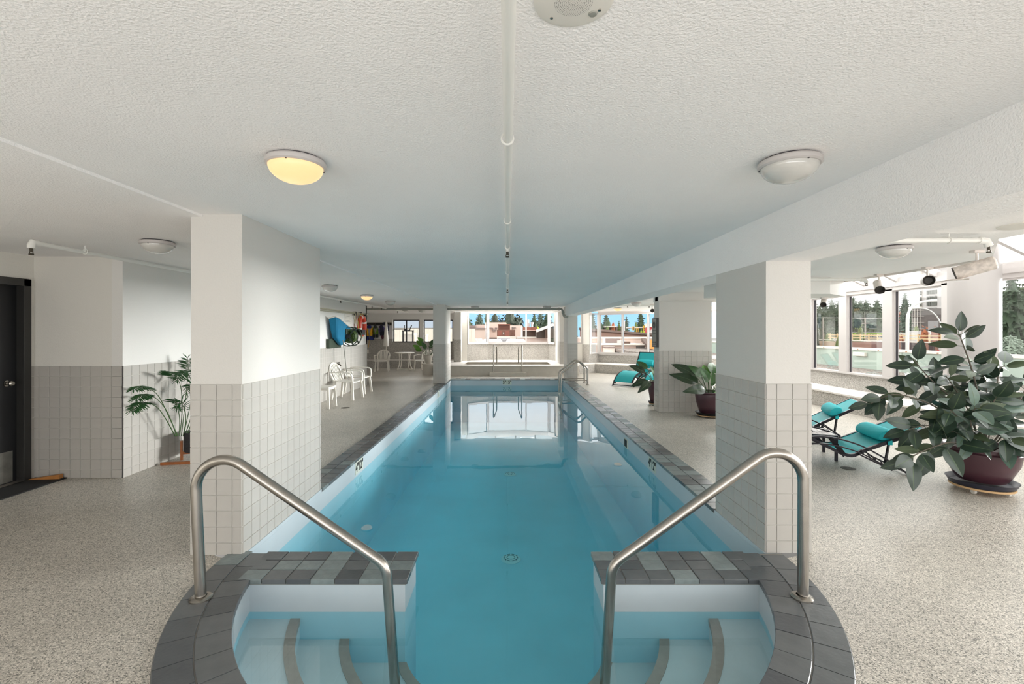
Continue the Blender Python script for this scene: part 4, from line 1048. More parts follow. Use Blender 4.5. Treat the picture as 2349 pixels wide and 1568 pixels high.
# hook rail and what hangs from it
hk = empty('hook_rail', label='dark wooden hook rail on the far wall left of the window', cat='hook rail')
m = MB(); m.box((-6.45, 20.76, 1.87), (-5.16, 20.79, 2.0)); m.build('board', mat('dark_wood', (52, 44, 34), .6), hk)
for x in (-6.1, -5.85, -5.6, -5.4, -5.25):
    m = MB(); m.tube([(x, 20.76, 1.93), (x, 20.70, 1.92), (x, 20.69, 1.96)], .008, 6); m.build('hook', M_steel, hk, smooth=40)
def life_vest(x, z, cmain, ctrim, label, w=.34, h=.5, tilt=0, y=20.66, strap=True):
    e = empty('life_vest', (x, y, z), label=label, cat='life vest', group='life vests on the hook rail'); e.rotation_euler = (0, tilt, 0)
    mm_ = mat('vest_%d_%d_%d' % cmain, cmain, .7); tt = mat('vest_%d_%d_%d' % ctrim, ctrim, .7)
    for s in (-1, 1):
        m = MB(); p = [(s * .015, -h * .85), (s * w * .5, -h * .8), (s * w * .5, -h * .35), (s * w * .38, -h * .12), (s * .07, -h * .28)]
        n = len(p); vs = [(a, -.04, b) for a, b in p] + [(a, .04, b) for a, b in p]; m.add(vs, [tuple(range(n)), tuple(range(2 * n - 1, n - 1, -1))] + [(i, (i + 1) % n, n + (i + 1) % n, n + i) for i in range(n)])
        m.build('front_panel', mm_, e, bevel=.012)
        m = MB(); m.box((s * .02, -.045, -h * 1.15), (s * w * .48, .045, -h * .82)); m.build('lower_panel', tt, e, bevel=.012)
    m = MB(); m.lathe([(0, -.03), (w * .20, -.02), (w * .24, .04), (w * .2, .1), (0, .12)], c=(0, 0, -h * .18), n=14); m.build('collar', tt, e, smooth=50)
    if strap:
        m = MB(); m.bar((.02, -.05, -h * 1.1), (-.02, -.05, -h * 1.75), .03, .008, up=(1, 0, 0)); m.build('strap', mm_, e)
    return e
life_vest(-6.12, 1.86, (224, 164, 20), (24, 40, 110), 'yellow and blue life vest, leftmost on the hook rail', .42, .55)
life_vest(-5.85, 1.84, (108, 142, 40), (40, 44, 40), 'green life vest between the yellow one and the purple one', .26, .45, strap=False)
life_vest(-5.62, 1.84, (112, 96, 156), (96, 40, 60), 'purple and white life vest in the middle of the hook rail', .30, .50, -.35, strap=False)
life_vest(-5.42, 1.98, (38, 36, 62), (30, 28, 48), 'dark navy swim vest at the right end of the hook rail', .40, .48, strap=False, y=20.55)
um = empty('patio_umbrella', label='closed white patio umbrella leaning behind the left armchair', cat='umbrella')
m = MB(); m.lathe([(.0, .95), (.13, .95), (.11, 1.2), (.08, 1.6), (.05, 1.95), (.03, 2.02), (0, 2.03)], c=(-5.33, 20.5, 0), n=14); m.build('canopy', M_plastic, um, smooth=50)
m = MB(); m.tube([(-5.33, 20.5, .36), (-5.33, 20.5, .96)], .018, 8); m.build('pole', M_plastic, um, smooth=50)
m = MB(); m.box((-6.3, 20.76, .62), (-6.18, 20.79, .80)); tag(m.build('outlet_box', M_plastic, bevel=.006), 'small white outlet box at the left end of the far wainscot', 'outlet')
# framed sign on the side of the tiled mid pillar
sg = empty('wall_sign', label='narrow dark framed notice on the side of the mid pillar', cat='sign')
m = MB(); m.box((2.945, 9.20, 1.28), (2.985, 9.50, 1.86)); m.build('frame', M_dark, sg)
m = MB(); m.box((2.94, 9.22, 1.30), (2.946, 9.48, 1.84)); m.build('print', mat('notice_grey', (128, 124, 116), .5), sg)
m = MB(); m.torus((2.938, 9.35, 1.72), .06, .006, ax='x', n=24, m=5); m.build('emblem', M_dark, sg)
for k, (za, zb) in enumerate(((1.60, 1.62), (1.55, 1.565), (1.36, 1.39), (1.33, 1.345))):
    m = MB(); m.box((2.936, 9.26, za), (2.941, 9.44, zb)); m.build('text_line', M_dark, sg)

# ================================================================== PLANTS
M_leaf = mat('rubber_leaf', (38, 56, 44), .33, noise=.22, nscale=14, coat=.08)
M_leaf2 = mat('rubber_leaf_under', (66, 80, 54), .5, noise=.15, nscale=14)
M_leaf3 = mat('rubber_leaf_pale', (84, 106, 94), .38, noise=.16, nscale=20, coat=.08)
M_vein = mat('leaf_vein', (76, 94, 66), .5)
M_bark = mat('grey_bark', (92, 84, 74), .8, noise=.2, nscale=40); M_green_stem = mat('green_stem', (54, 84, 40), .5)
M_soil = mat('potting_soil', (52, 42, 34), .95, bump=.6, bscale=60)
def leaf_mesh(L, Wd, fold=.18, droop=.25, mt=(M_leaf, M_vein), pointed=1.0, wav=0.0, thick=.0012):
    n = 9; vs = []; fs = []
    for i in range(n + 1):
        t = i / n; w = Wd / 2 * (sin(pi * min(1, t ** .85)) ** .75) * (1 - .25 * t * pointed) if 0 < t < 1 else 0.0008
        x = L * t; zc = -droop * L * t * t
        for s in (-1, -.5, -.06, .06, .5, 1):
            vs.append((x, s * w, zc + fold * abs(s) * w + wav * L * sin(t * 14 + s * 3) * abs(s) * .1))
    for i in range(n):
        for k in range(5): a = i * 6 + k; fs.append((a, a + 6, a + 7, a + 1))
    me = bpy.data.meshes.new('leaf'); N0 = len(vs)
    vs2 = vs + [(x, y, z - thick) for x, y, z in vs]; fs2 = fs + [tuple(N0 + q for q in reversed(f)) for f in fs]
    me.from_pydata(vs2, [], fs2); [me.materials.append(q) for q in mt]
    me.polygons.foreach_set('material_index', [1 if (j % 5) == 2 else 0 for j in range(len(fs))] + [0] * len(fs)); me.polygons.foreach_set('use_smooth', [True] * len(fs2)); me.update(); return me
def orient(pos, d, nrm, s=1.0):
    d = Vector(d).normalized(); n = Vector(nrm); n = (n - d * n.dot(d)); 
    if n.length < 1e-3: n = Vector((0, 0, 1)).cross(d) 
    n.normalize(); y = n.cross(d)
    return Matrix.Translation(pos) @ Matrix((d, y, n)).transposed().to_4x4() @ Matrix.Diagonal((s, s, s, 1))
def pot(root, c, r, z0, z1, mt, soil=True, saucer=True, shape='bowl', rim=True):
    x, y = c
    if shape == 'bowl': prof = [(0, z0), (r * .62, z0), (r * .72, z0 + (z1 - z0) * .12), (r * .93, z0 + (z1 - z0) * .5), (r, z0 + (z1 - z0) * .84), (r * .97, z0 + (z1 - z0) * .87), (r * 1.03, z0 + (z1 - z0) * .9), (r * 1.04, z1), (r * .97, z1), (r * .93, z1 - .03), (0, z1 - .03)]
    elif shape == 'urn': prof = [(0, z0), (r * .60, z0), (r * .66, z0 + .02), (r * .86, z0 + (z1 - z0) * .5), (r * .93, z0 + (z1 - z0) * .8), (r * .90, z0 + (z1 - z0) * .9), (r * 1.04, z1 - .015), (r * 1.04, z1), (r * .95, z1), (r * .9, z1 - .03), (0, z1 - .03)]
    else: prof = [(0, z0), (r * .97, z0), (r, z0 + .01), (r, z1), (r * .94, z1), (r * .93, z1 - .03), (0, z1 - .03)]
    m = MB(); m.lathe(prof, c=(x, y, 0), n=44); m.build('pot', mt, root, smooth=40)
    if soil: m = MB(); m.lathe([(0, z1 - .022), (r * .94, z1 - .028)], c=(x, y, 0), n=28); m.build('soil', M_soil, root)
def saucer(root, c, r, z0, mt=M_black, h=.045):
    m = MB(); m.lathe([(0, z0), (r * .9, z0), (r, z0 + h), (r * 1.01, z0 + h), (r * .985, z0 + h - .003), (r * .88, z0 + .008), (0, z0 + .008)], c=(c[0], c[1], 0), n=44); m.build('saucer', mt, root, smooth=40)
def dolly(root, c, r, z0):
    m = MB(); m.lathe([(0, z0), (r, z0), (r, z0 + .018), (0, z0 + .018)], c=(c[0], c[1], 0), n=36); m.build('dolly', mat('dolly_wood', (196, 160, 116), .6), root, smooth=30)
    for k in range(4):
        a = .5 + k * pi / 2; cx, cy_ = c[0] + r * .78 * cos(a), c[1] + r * .78 * sin(a)
        m = MB(); m.tube([(cx - .012, cy_, .024), (cx + .012, cy_, .024)], .022, 16); m.tube([(cx, cy_, .03), (cx, cy_, z0)], .007, 8); m.build('caster', M_plastic, root, smooth=50)
M_pot = mat('plum_glazed_pot', (70, 42, 50), .34, noise=.05, nscale=3)
# --- big rubber plant
rp = empty('rubber_plant', label='large dark-leaved rubber plant in a plum pot on a wheeled saucer', cat='potted plant')
pc = (4.735, 4.66); pot(rp, pc, .292, .115, .455, M_pot); saucer(rp, pc, .268, .068, mat('navy_saucer', (38, 38, 52), .4), .05); dolly(rp, pc, .245, .047)
def px3(px, py, dy): return P(px, py, 4.62 + dy)
branches = [
 ([(2250, 1040, 0), (2248, 960, -.02), (2240, 890, -.04), (2224, 830, -.06), (2206, 780, -.08), (2200, 764, -.09)], .011, 17),
 ([(2246, 1042, 0), (2200, 975, -.15), (2150, 935, -.22), (2095, 912, -.25), (2045, 905, -.27), (1998, 925, -.28)], .009, 16),
 ([(2250, 1042, 0), (2195, 930, .05), (2145, 880, .02), (2115, 848, 0), (2095, 822, -.02)], .009, 13),
 ([(2246, 1045, -.02), (2190, 1015, -.3), (2150, 1022, -.42), (2105, 1040, -.48), (2085, 1056, -.5)], .008, 11),
 ([(2250, 1040, -.05), (2230, 985, -.28), (2226, 950, -.36), (2240, 935, -.42)], .008, 12),
 ([(2254, 1042, 0), (2270, 960, .05), (2285, 895, .06), (2292, 850, .06), (2305, 838, .05)], .009, 11),
 ([(2256, 1042, 0), (2300, 985, .02), (2335, 925, .04), (2362, 880, .05), (2395, 860, .05)], .009, 14),
 ([(2258, 1044, 0), (2305, 1020, -.2), (2345, 1005, -.28), (2390, 985, -.3)], .008, 10),
 ([(2252, 1040, .1), (2225, 930, .3), (2215, 870, .38), (2235, 830, .4)], .008, 10),
 ([(2250, 1040, .05), (2195, 950, .28), (2160, 910, .36), (2120, 880, .42), (2090, 870, .44)], .008, 12),
 ([(2254, 1040, .1), (2290, 950, .3), (2330, 905, .42), (2370, 900, .5)], .008, 12),
 ([(2250, 1040, -.05), (2215, 990, -.2), (2195, 955, -.3), (2180, 940, -.36)], .008, 12),
 ([(2252, 1040, -.05), (2262, 980, -.2), (2275, 930, -.28), (2290, 905, -.3)], .008, 12),
 ([(2252, 1040, 0), (2225, 950, 0), (2190, 890, .05), (2170, 862, .05)], .008, 12),
 ([(2252, 1040, 0), (2262, 940, .05), (2262, 880, .1), (2250, 850, .12)], .008, 11),
 ([(2248, 1040, -.05), (2180, 985, -.2), (2125, 975, -.3), (2085, 985, -.34)], .008, 11),
 ([(2256, 1044, -.1), (2290, 1010, -.3), (2300, 1000, -.34), (2318, 1010, -.4)], .007, 8),
]
LM = [leaf_mesh(.205, .118, .16, .10), leaf_mesh(.185, .114, .10, .18), leaf_mesh(.165, .088, .22, .06), leaf_mesh(.20, .112, .14, .22, (M_leaf3, M_vein)), leaf_mesh(.175, .085, .15, .12, (M_leaf2, M_vein))]
lr_ = random.Random(11); 
for bi, (pts, r, nl) in enumerate(branches):
    pth = smoothpath([px3(*p) for p in pts], 6); n = len(pth)
    m = MB(); m.tube(pth, [r * (1 - .6 * i / n) for i in range(n)], 7); m.build('branch', M_bark, rp, smooth=50)
    t0 = .24 if bi else .30; nl = int(nl * 1.2)
    for j in range(nl):
        t = t0 + (1 - t0) * (j + .3) / nl; i = min(n - 1, int(t * (n - 1))); p = pth[i]; tg = (pth[min(n - 1, i + 1)] - pth[max(0, i - 1)]).normalized()
        a = j * 2.4 + bi; side = tg.cross(Vector((0, 0, 1)));
        if side.length < .2: side = Vector((1, 0, 0))
        side.normalize(); up2 = side.cross(tg)
        tipw = t ** 3
        d = side * cos(a) + up2 * sin(a) * .8 + tg * (.35 + .8 * tipw); d.z -= .12 + .35 * lr_.random(); d.normalize()
        # petiole
        q = p + d * lr_.uniform(.025, .05)
        nrm = Vector((-.2, -1.0, .5)) + Vector((lr_.uniform(-.5, .5), lr_.uniform(-.5, .5), lr_.uniform(-.3, .5)))
        mi_ = 3 if (bi in (4, 7) and lr_.random() < .45) or lr_.random() < .06 else (4 if lr_.random() < .2 else lr_.randrange(3))
        s = lr_.uniform(.95, 1.32) * (1 - .12 * (t > .93))
        m = MB(); m.tube([p, q], [.0035, .003], 5, cap=False); M4 = orient(q, d, nrm, s); lf = inst('leaf', LM[mi_], rp, mx=M4)
        m.build('petiole', M_leaf2, lf).matrix_parent_inverse = M4.inverted()
for q, d in ((px3(2200, 764, -.09), (.05, 0, 1)),):
    m = MB(); m.tube([q, q + Vector(d) * .07], [.006, .001], 6); m.build('leaf_sheath', M_leaf2, rp, smooth=50)

# --- broad leaved peace-lily style plants
M_bl = mat('broad_leaf', (44, 84, 36), .3, noise=.25, nscale=7, coat=.2); M_bl2 = mat('broad_leaf_dark', (38, 58, 34), .35, noise=.2, nscale=7, coat=.2); M_bl3 = mat('broad_leaf_bright', (92, 146, 52), .4, noise=.2, nscale=7)
BM = [leaf_mesh(.33, .20, .12, .45, (M_bl, M_vein)), leaf_mesh(.36, .19, .10, .60, (M_bl2, M_vein)), leaf_mesh(.30, .17, .12, .2, (M_bl3, M_vein))]
def broad_plant(label, c, r, z0, z1, leaves, mt=M_pot, dl=True, z_d=0.0):
    e = empty('leafy_plant', label=label, cat='potted plant')
    pot(e, c, r, z0, z1, mt, shape='urn')
    if dl: saucer(e, c, r * .92, z0 - .03, M_black, .04); dolly(e, c, r * .8, z0 - .052)
    for (az, el, Ls, mi_, sc) in leaves:
        d0 = Vector((cos(az) * cos(el), sin(az) * cos(el), sin(el))); base = Vector((c[0] + .06 * cos(az), c[1] + .06 * sin(az), z1 - .03))
        tip = base + d0 * Ls; pth = smoothpath([base, base.lerp(tip, .5) + Vector((0, 0, .04)), tip], 5)
        m = MB(); m.tube(pth, .006, 6); st_ = m.build('stalk', M_green_stem, e, smooth=50)
        dd = (Vector((cos(az), sin(az), 0)) * .8 + Vector((0, 0, 1.5 * sin(el) - .55))).normalized()
        inst('leaf', BM[mi_], e, mx=orient(tip, dd, (0, -.95, .5), sc))
    return e
broad_plant('broad-leaved green plant in a plum pot before the tiled mid pillar', (3.78, 8.72), .275, .075, .475,
            [(3.0, 1.0, .38, 1, 1.15), (3.3, .75, .28, 1, 1.2), (2.7, .9, .22, 1, 1.1), (3.9, .5, .16, 1, 1.15), (4.6, .9, .2, 0, .9), (1.4, 1.25, .32, 2, 1.05), (.9, 1.3, .36, 0, 1.15), (.2, 1.0, .30, 2, 1.05), (5.3, .7, .22, 0, 1.0),
             (4.2, 1.1, .25, 0, 1.0), (5.8, .45, .18, 0, 1.05), (0.4, .5, .2, 0, 1.0), (4.9, .4, .12, 2, .9), (2.2, 1.2, .3, 0, 1), (5.1, 1.2, .3, 2, 1.0), (3.5, 1.2, .33, 0, .9)])
broad_plant('dark broad-leaved plant in a plum pot half hidden behind the mid pillar', (3.22, 10.15), .17, .075, .52,
            [(3.1, .9, .26, 1, .95), (3.4, .3, .14, 1, .9), (2.8, 1.2, .3, 0, .85), (3.9, .2, .15, 1, .95), (4.4, .9, .2, 0, .8), (.6, 1.0, .3, 1, .9), (1.6, .9, .25, 1, .9), (5.4, .7, .2, 0, .8)])
broad_plant('bright green leafy plant on the floor block behind the distant left pillar', (-2.95, 17.4), .16, .40, .72,
            [(3.0, 1.1, .42, 2, 1.0), (3.4, .8, .36, 2, 1.0), (2.7, .6, .30, 2, 1.1), (.2, .7, .50, 2, 1.2), (0, 1.0, .50, 0, 1.1), (5.8, .6, .45, 2, 1.1), (4.4, 1.1, .3, 0, .9), (1.4, 1.1, .3, 0, .9), (3.2, 1.3, .5, 2, 1.0), (5.2, 1.2, .4, 0, .9)], M_spa, False)

# --- palm on a wooden stand
pm = empty('potted_palm', label='small palm in a woven dark pot on an orange wooden stand', cat='potted plant')
M_palm = mat('palm_leaflet', (38, 84, 40), .5, noise=.25, nscale=20); M_wood = mat('orange_stand_wood', (164, 96, 46), .5, noise=.18, nscale=14)
pcx, pcy = -3.87, 5.86
M_weave = mat('dark_woven_pot', (50, 48, 50), .8, noise=.3, nscale=60, bump=.6, bscale=90)
pot(pm, (pcx, pcy), .165, .105, .345, M_weave, shape='cyl')
for k in range(4):
    a = radians(45 + 90 * k - 20); x, y = pcx + .185 * cos(a), pcy + .185 * sin(a)
    m = MB(); m.bar((x, y, 0), (x, y, .235), .034, .026, up=(cos(a), sin(a), 0)); m.build('leg', M_wood, pm)
for k in range(2):
    a = radians(45 + 90 * k - 20); m = MB(); m.bar((pcx - .175 * cos(a), pcy - .175 * sin(a), .085), (pcx + .175 * cos(a), pcy + .175 * sin(a), .085), .03, .035); m.build('cross_bar', M_wood, pm)
m = MB(); m.bar((-4.13, 5.56, .014), (-3.80, 5.62, .014), .035, .028); m.build('foot_bar', M_wood, pm)
def leaflet_mesh():
    m = MB(); L = .145; w = .0095
    m.add([(0, -w * .5, 0), (0, w * .5, 0), (L * .5, w, -.004), (L * .5, -w, -.004), (L, 0, -.02), (0, 0, .002), (L * .5, 0, .002)], [(0, 3, 6, 5), (5, 6, 2, 1), (3, 4, 6), (6, 4, 2)])
    return m
LE = leaflet_mesh()
def frond(ctrl, nleaf=20, t0=.45, Ls=1.0, fwd=.55):
    nleaf = int(nleaf * 1.35)
    pth = smoothpath(ctrl, 8); n = len(pth)
    m = MB(); m.tube(pth, [.006 * (1 - .7 * i / n) for i in range(n)], 6); st_ = m.build('frond_stem', M_green_stem, pm, smooth=50)
    m = MB()
    for j in range(nleaf):
        t = t0 + (1 - t0) * j / (nleaf - 1); i = min(n - 1, int(t * (n - 1))); p = pth[i]; tg = (pth[min(n - 1, i + 1)] - pth[max(0, i - 1)]).normalized()
        side = tg.cross(Vector((0, -.75, .65))).normalized()
        for s in (-1, 1):
            L_ = Ls * (1.1 - .55 * abs(2 * (t - t0) / (1 - t0) - .9)); d = (side * s + tg * (fwd + .9 * (t > .97)) + Vector((0, 0, -.18)) + Vector((lr_.uniform(-.1, .1), lr_.uniform(-.25, .25), lr_.uniform(-.1, .1)))).normalized()
            M4 = orient(p, d, (0, -.5, .8), L_)
            b = len(m.v); m.v += [tuple(M4 @ Vector(v)) for v in LE.v]; m.f += [[b + q for q in f] for f in LE.f]; m.mi += [0] * len(LE.f)
    return m.build('leaflets', M_palm, pm)
def pq(px, py, dy=0): return P(px, py, min(5.80 + dy, 3.98 * F / (CX - px)))
frond([pq(408, 1000), pq(385, 950, -.02), pq(362, 906, -.05), pq(330, 885, -.08), pq(305, 893, -.1)], 20, .62)
frond([pq(402, 1000), pq(380, 960, -.05), pq(358, 932, -.1), pq(325, 922, -.14), pq(303, 942, -.16)], 20, .60)
frond([pq(406, 1000), pq(384, 945, .02), pq(360, 915, 0), pq(335, 903, .02), pq(312, 915, .04)], 18, .66)
frond([pq(412, 1000, .05), pq(418, 940, .05), pq(414, 885, .02), pq(398, 858, 0), pq(378, 850, -.02)], 18, .62)
frond([pq(416, 1000, .05), pq(424, 930, .08), pq(430, 870, .05), pq(432, 842, .03), pq(430, 820, 0)], 18, .66)
frond([pq(420, 1000, .05), pq(436, 930, .08), pq(440, 880, .1), pq(425, 850, .05), pq(405, 872, .0)], 18, .6)
frond([pq(411, 1000, -.05), pq(412, 960, -.1), pq(406, 930, -.15), pq(398, 918, -.18), pq(392, 915, -.2)], 14, .55, .85)
frond([pq(420, 1000, -.05), pq(426, 965, -.1), pq(424, 940, -.14), pq(414, 925, -.18), pq(405, 935, -.2)], 14, .5, .85)
frond([pq(424, 1000, 0), pq(440, 950, 0), pq(448, 910, 0), pq(440, 880, -.05), pq(428, 900, -.1)], 16, .5, .9)
frond([pq(428, 1000, .1), pq(455, 930, .1), pq(480, 880, .1), pq(500, 860, .1)], 16, .5, 1)
frond([pq(432, 1002, .1), pq(470, 950, .15), pq(500, 930, .15)], 14, .4, 1)

# ================================================================== OUTSIDE
M_gravel = speckle_mat('roof_gravel', (126, 115, 108), (78, 70, 64), (176, 166, 158), 26, .9, bump=.8)
M_paraG = mat('pale_green_panel', (166, 182, 172), .6, noise=.04, nscale=2); M_cap = mat('parapet_cap', (232, 224, 214), .6, noise=.05, nscale=7)
GZ = -5.0
m = MB(); m.box((-200, -60, GZ - 1), (400, 500, GZ)); m.build('ground', mat('asphalt', (112, 110, 106), .9, noise=.1, nscale=.2), kind='structure')
m = MB(); m.box((7.56, -8, .2), (11.5, 40, .40)); m.build('gravel_bed', M_gravel, kind='structure')
pe = empty('parapet', kind='structure')
for i in range(20):
    m = MB(); m.box((11.5, -8 + i * 2.4 + .006, .2), (11.62, -8 + (i + 1) * 2.4 - .006, .99)); m.build('panel', M_paraG, pe)
m = MB(); m.box((11.45, -8, .99), (11.7, 40, 1.065)); m.build('cap', M_cap, pe)
m = MB()
for i in range(46): y = -2 + i * .9 + rnd.uniform(-.2, .2); m.box((11.445, y, 1.0), (11.45, y + .05, 1.03))
m.build('rust_spot', mat('rust', (160, 110, 70), .8), pe, kind='stuff')
vt = MB(); vt.box((11.40, 14.9, .80), (11.5, 15.4, .92)); tag(vt.build('vent_plate', M_cap, bevel=.01), 'small cream vent plate on the green parapet outside the second window', 'vent')
# flat roof in front of the far windows
m = MB(); m.box((-9, 21.0, -.3), (3.2, 29.5, .10)); m.build('roof_deck', mat('pale_roof', (206, 200, 196), .8, noise=.08, nscale=1), kind='structure')
# roof skylight pyramids
for i, (px, w, Y) in enumerate(((1080, .9, 27.0), (1094, .8, 27.6), (1129, 1.3, 26.0), (1183, 1.3, 26.5))):
    X = (px - CX) * Y / F; m = MB(); h = .62; m.add([(X - w, Y - w, .1), (X + w, Y - w, .1), (X + w, Y + w, .1), (X - w, Y + w, .1), (X - w * .35, Y - w * .35, .1 + h + .45), (X + w * .35, Y - w * .35, .1 + h + .45), (X + w * .35, Y + w * .35, .1 + h + .45), (X - w * .35, Y + w * .35, .1 + h + .45)],
        [(0, 1, 5, 4), (1, 2, 6, 5), (2, 3, 7, 6), (3, 0, 4, 7), (4, 5, 6, 7), (3, 2, 1, 0)])
    tag(m.build('roof_skylight', M_white), ['white roof skylight at the left edge of the spa window view', 'white roof skylight second from the left edge of the spa window view', 'white pyramid skylight below the brown rooftop screen, on its left', 'white pyramid skylight below the brown rooftop screen, on its right'][i], 'skylight', 'white skylights on the flat roof')
m = MB(); X0 = (1141 - CX) * 27 / F; m.box((X0, 27, .1), (X0 + .74, 28, 1.22)); m.box((X0 - .04, 26.95, 1.1), (X0 + .78, 28.05, 1.14)); tag(m.build('roof_unit', mat('grey_metal', (170, 168, 172), .5)), 'grey boxy metal unit on the flat roof below the brown screen', 'roof unit')

def block(root, name, mt, px0, px1, pt, pb, Y, dep=6, jit=0):
    a = P(px0, pb, Y); b = P(px1, pt, Y); m = MB()
    if name in ('wall', 'side_wing', 'lower_wall', 'upper_wall', 'front_wall', 'grey_wall', 'brown_wall', 'pale_gable', 'base') or name == 'red_board': a.z = GZ if name != 'red_board' else a.z
    m.box((a.x, Y, a.z), (b.x, Y + dep, b.z)); return m.build(name, mt, root)
M_beige = mat('beige_stucco', (218, 196, 184), .85, noise=.03, nscale=.5); M_beige2 = mat('pink_beige_stucco', (206, 184, 174), .85); M_brownS = mat('brown_siding', (124, 86, 72), .8, noise=.12, nscale=4)
M_trimd = mat('taupe_trim', (140, 124, 120), .8); M_brick = mat('red_brown_roof', (140, 84, 70), .8, noise=.1, nscale=5); M_shed = mat('dark_brown_wall', (92, 72, 62), .85, noise=.1, nscale=3)
# ---- view through the spa windows
bA = empty('building', label='pale stucco building with stepped parapet in the left spa window pane', cat='building', group='buildings beyond the spa windows')
block(bA, 'wall', M_beige, 1060, 1112, 754, 800, 44); block(bA, 'parapet', M_trimd, 1060, 1112, 751.5, 755, 43.9, 6.2); block(bA, 'upper_storey', M_beige2, 1092, 1113, 744, 752, 47); block(bA, 'roof_box', M_trimd, 1076, 1090, 746, 751, 46, 2)
m = MB(); a = P(1077, 771, 43.9); b = P(1081, 760, 43.9); m.box((a.x, 43.85, a.z), (b.x, 43.95, b.z)); m.build('window', M_shed, bA)
bB = empty('building', label='large beige stucco building behind the brown rooftop screen', cat='building', group='buildings beyond the spa windows')
block(bB, 'wall', M_beige, 1113, 1161, 739, 800, 50, 8); block(bB, 'side_wing', M_beige, 1161, 1198, 746, 800, 50, 8)
for (a, b, c, d) in ((1122, 1130, 751, 753), (1129, 1131, 752, 758), (1131, 1136, 757, 760), (1135, 1138, 751, 758), (1137, 1141, 751, 753)): block(bB, 'trim_band', M_trimd, a, b, c, d, 49.8, .3)
for (a, b, c, d) in ((1174, 1183, 750, 752), (1174, 1176, 751, 757)): block(bB, 'trim_band', M_trimd, a, b, c, d, 49.8, .3)
block(bB, 'base_band', M_shed, 1113, 1198, 774, 777, 49.8, .3)
bC = empty('roof_screen', label='brown louvred mechanical screen box on the far rooftop', cat='roof screen')
block(bC, 'upper_box', M_brownS, 1143, 1170, 744, 756, 42, 4); block(bC, 'lower_box', M_brownS, 1140, 1171, 756, 771, 41.6, 4.6); block(bC, 'side_box', M_brownS, 1171, 1182, 756, 770, 42, 4); block(bC, 'cap', M_brick, 1142, 1171, 743, 744.6, 41.8, 4.4)
for k in range(9): x = 1144.5 + k * 3; block(bC, 'rib', M_brick, x, x + .7, 745, 756, 41.9, .1)
for (a, b, c, d) in ((1142, 1151, 758, 769), (1159, 1168, 758, 770)): block(bC, 'louvre_panel', M_brick, a, b, c, d, 41.55, .1)
block(bC, 'vent', M_white, 1154, 1156, 762, 766, 41.5, .1); block(bC, 'base', M_cap, 1140, 1184, 771, 773.5, 41.4, 5)
bD = empty('building', label='low building with brown tiled roof band, right of the beige walls', cat='building', group='buildings beyond the spa windows')
block(bD, 'roof_band', M_brick, 1200, 1232, 750, 757.5, 40, 5); block(bD, 'wall', M_shed, 1200, 1228, 757, 776, 40.4, 5); block(bD, 'gutter', M_cap, 1200, 1228, 757.2, 758.4, 39.9, .2); block(bD, 'post', M_cap, 1195, 1199, 748, 776, 40, .4); block(bD, 'front_wall', M_beige2, 1186, 1262, 773, 790, 39, 1); block(bD, 'wall_cap', M_cap, 1186, 1262, 772.4, 774.2, 38.9, 1.2)
bE = empty('building', label='dark gabled shed with a white sloping roof edge at the right of the spa view', cat='building', group='buildings beyond the spa windows')
m = MB(); a, b, c, d = P(1232, 775, 38), P(1270, 775, 38), P(1270, 745, 38), P(1232, 759, 38)
m.add([a, b, c, d] + [q + Vector((0, 5, 0)) for q in (a, b, c, d)], [(0, 1, 2, 3), (7, 6, 5, 4), (3, 2, 6, 7), (0, 3, 7, 4)]); m.build('wall', mat('very_dark_brown', (62, 50, 42), .9), bE)
m = MB(); m.bar(P(1230, 759, 37.8), P(1270, 744, 37.8), .12, .22); m.build('roof_edge', M_cap, bE)
for x in (1252, 1256): m = MB(); m.bar(P(x, 775, 37.9), P(x, 754, 37.9), .14, .1, up=(1, 0, 0)); m.build('post', M_shed, bE)
for i, (px, r, pt, pb) in enumerate(((1209.5, .17, 733, 750), (1213, .06, 743, 750), (1220.5, .09, 740, 750))):
    a, b = P(px, pb, 41), P(px, pt, 41); m = MB(); m.tube([a, b], r, 12)
    if i: m.tube([b - Vector((0, 0, .1)), b + Vector((0, 0, .05))], r * 1.5, 12)
    tag(m.build('vent_pipe', M_white, smooth=40), ['thick white flue on the brown tiled roof', 'thin white vent pipe between the flue and the capped pipe', 'capped white vent pipe, rightmost on the brown tiled roof'][i], 'pipe', 'white pipes on the far roof')

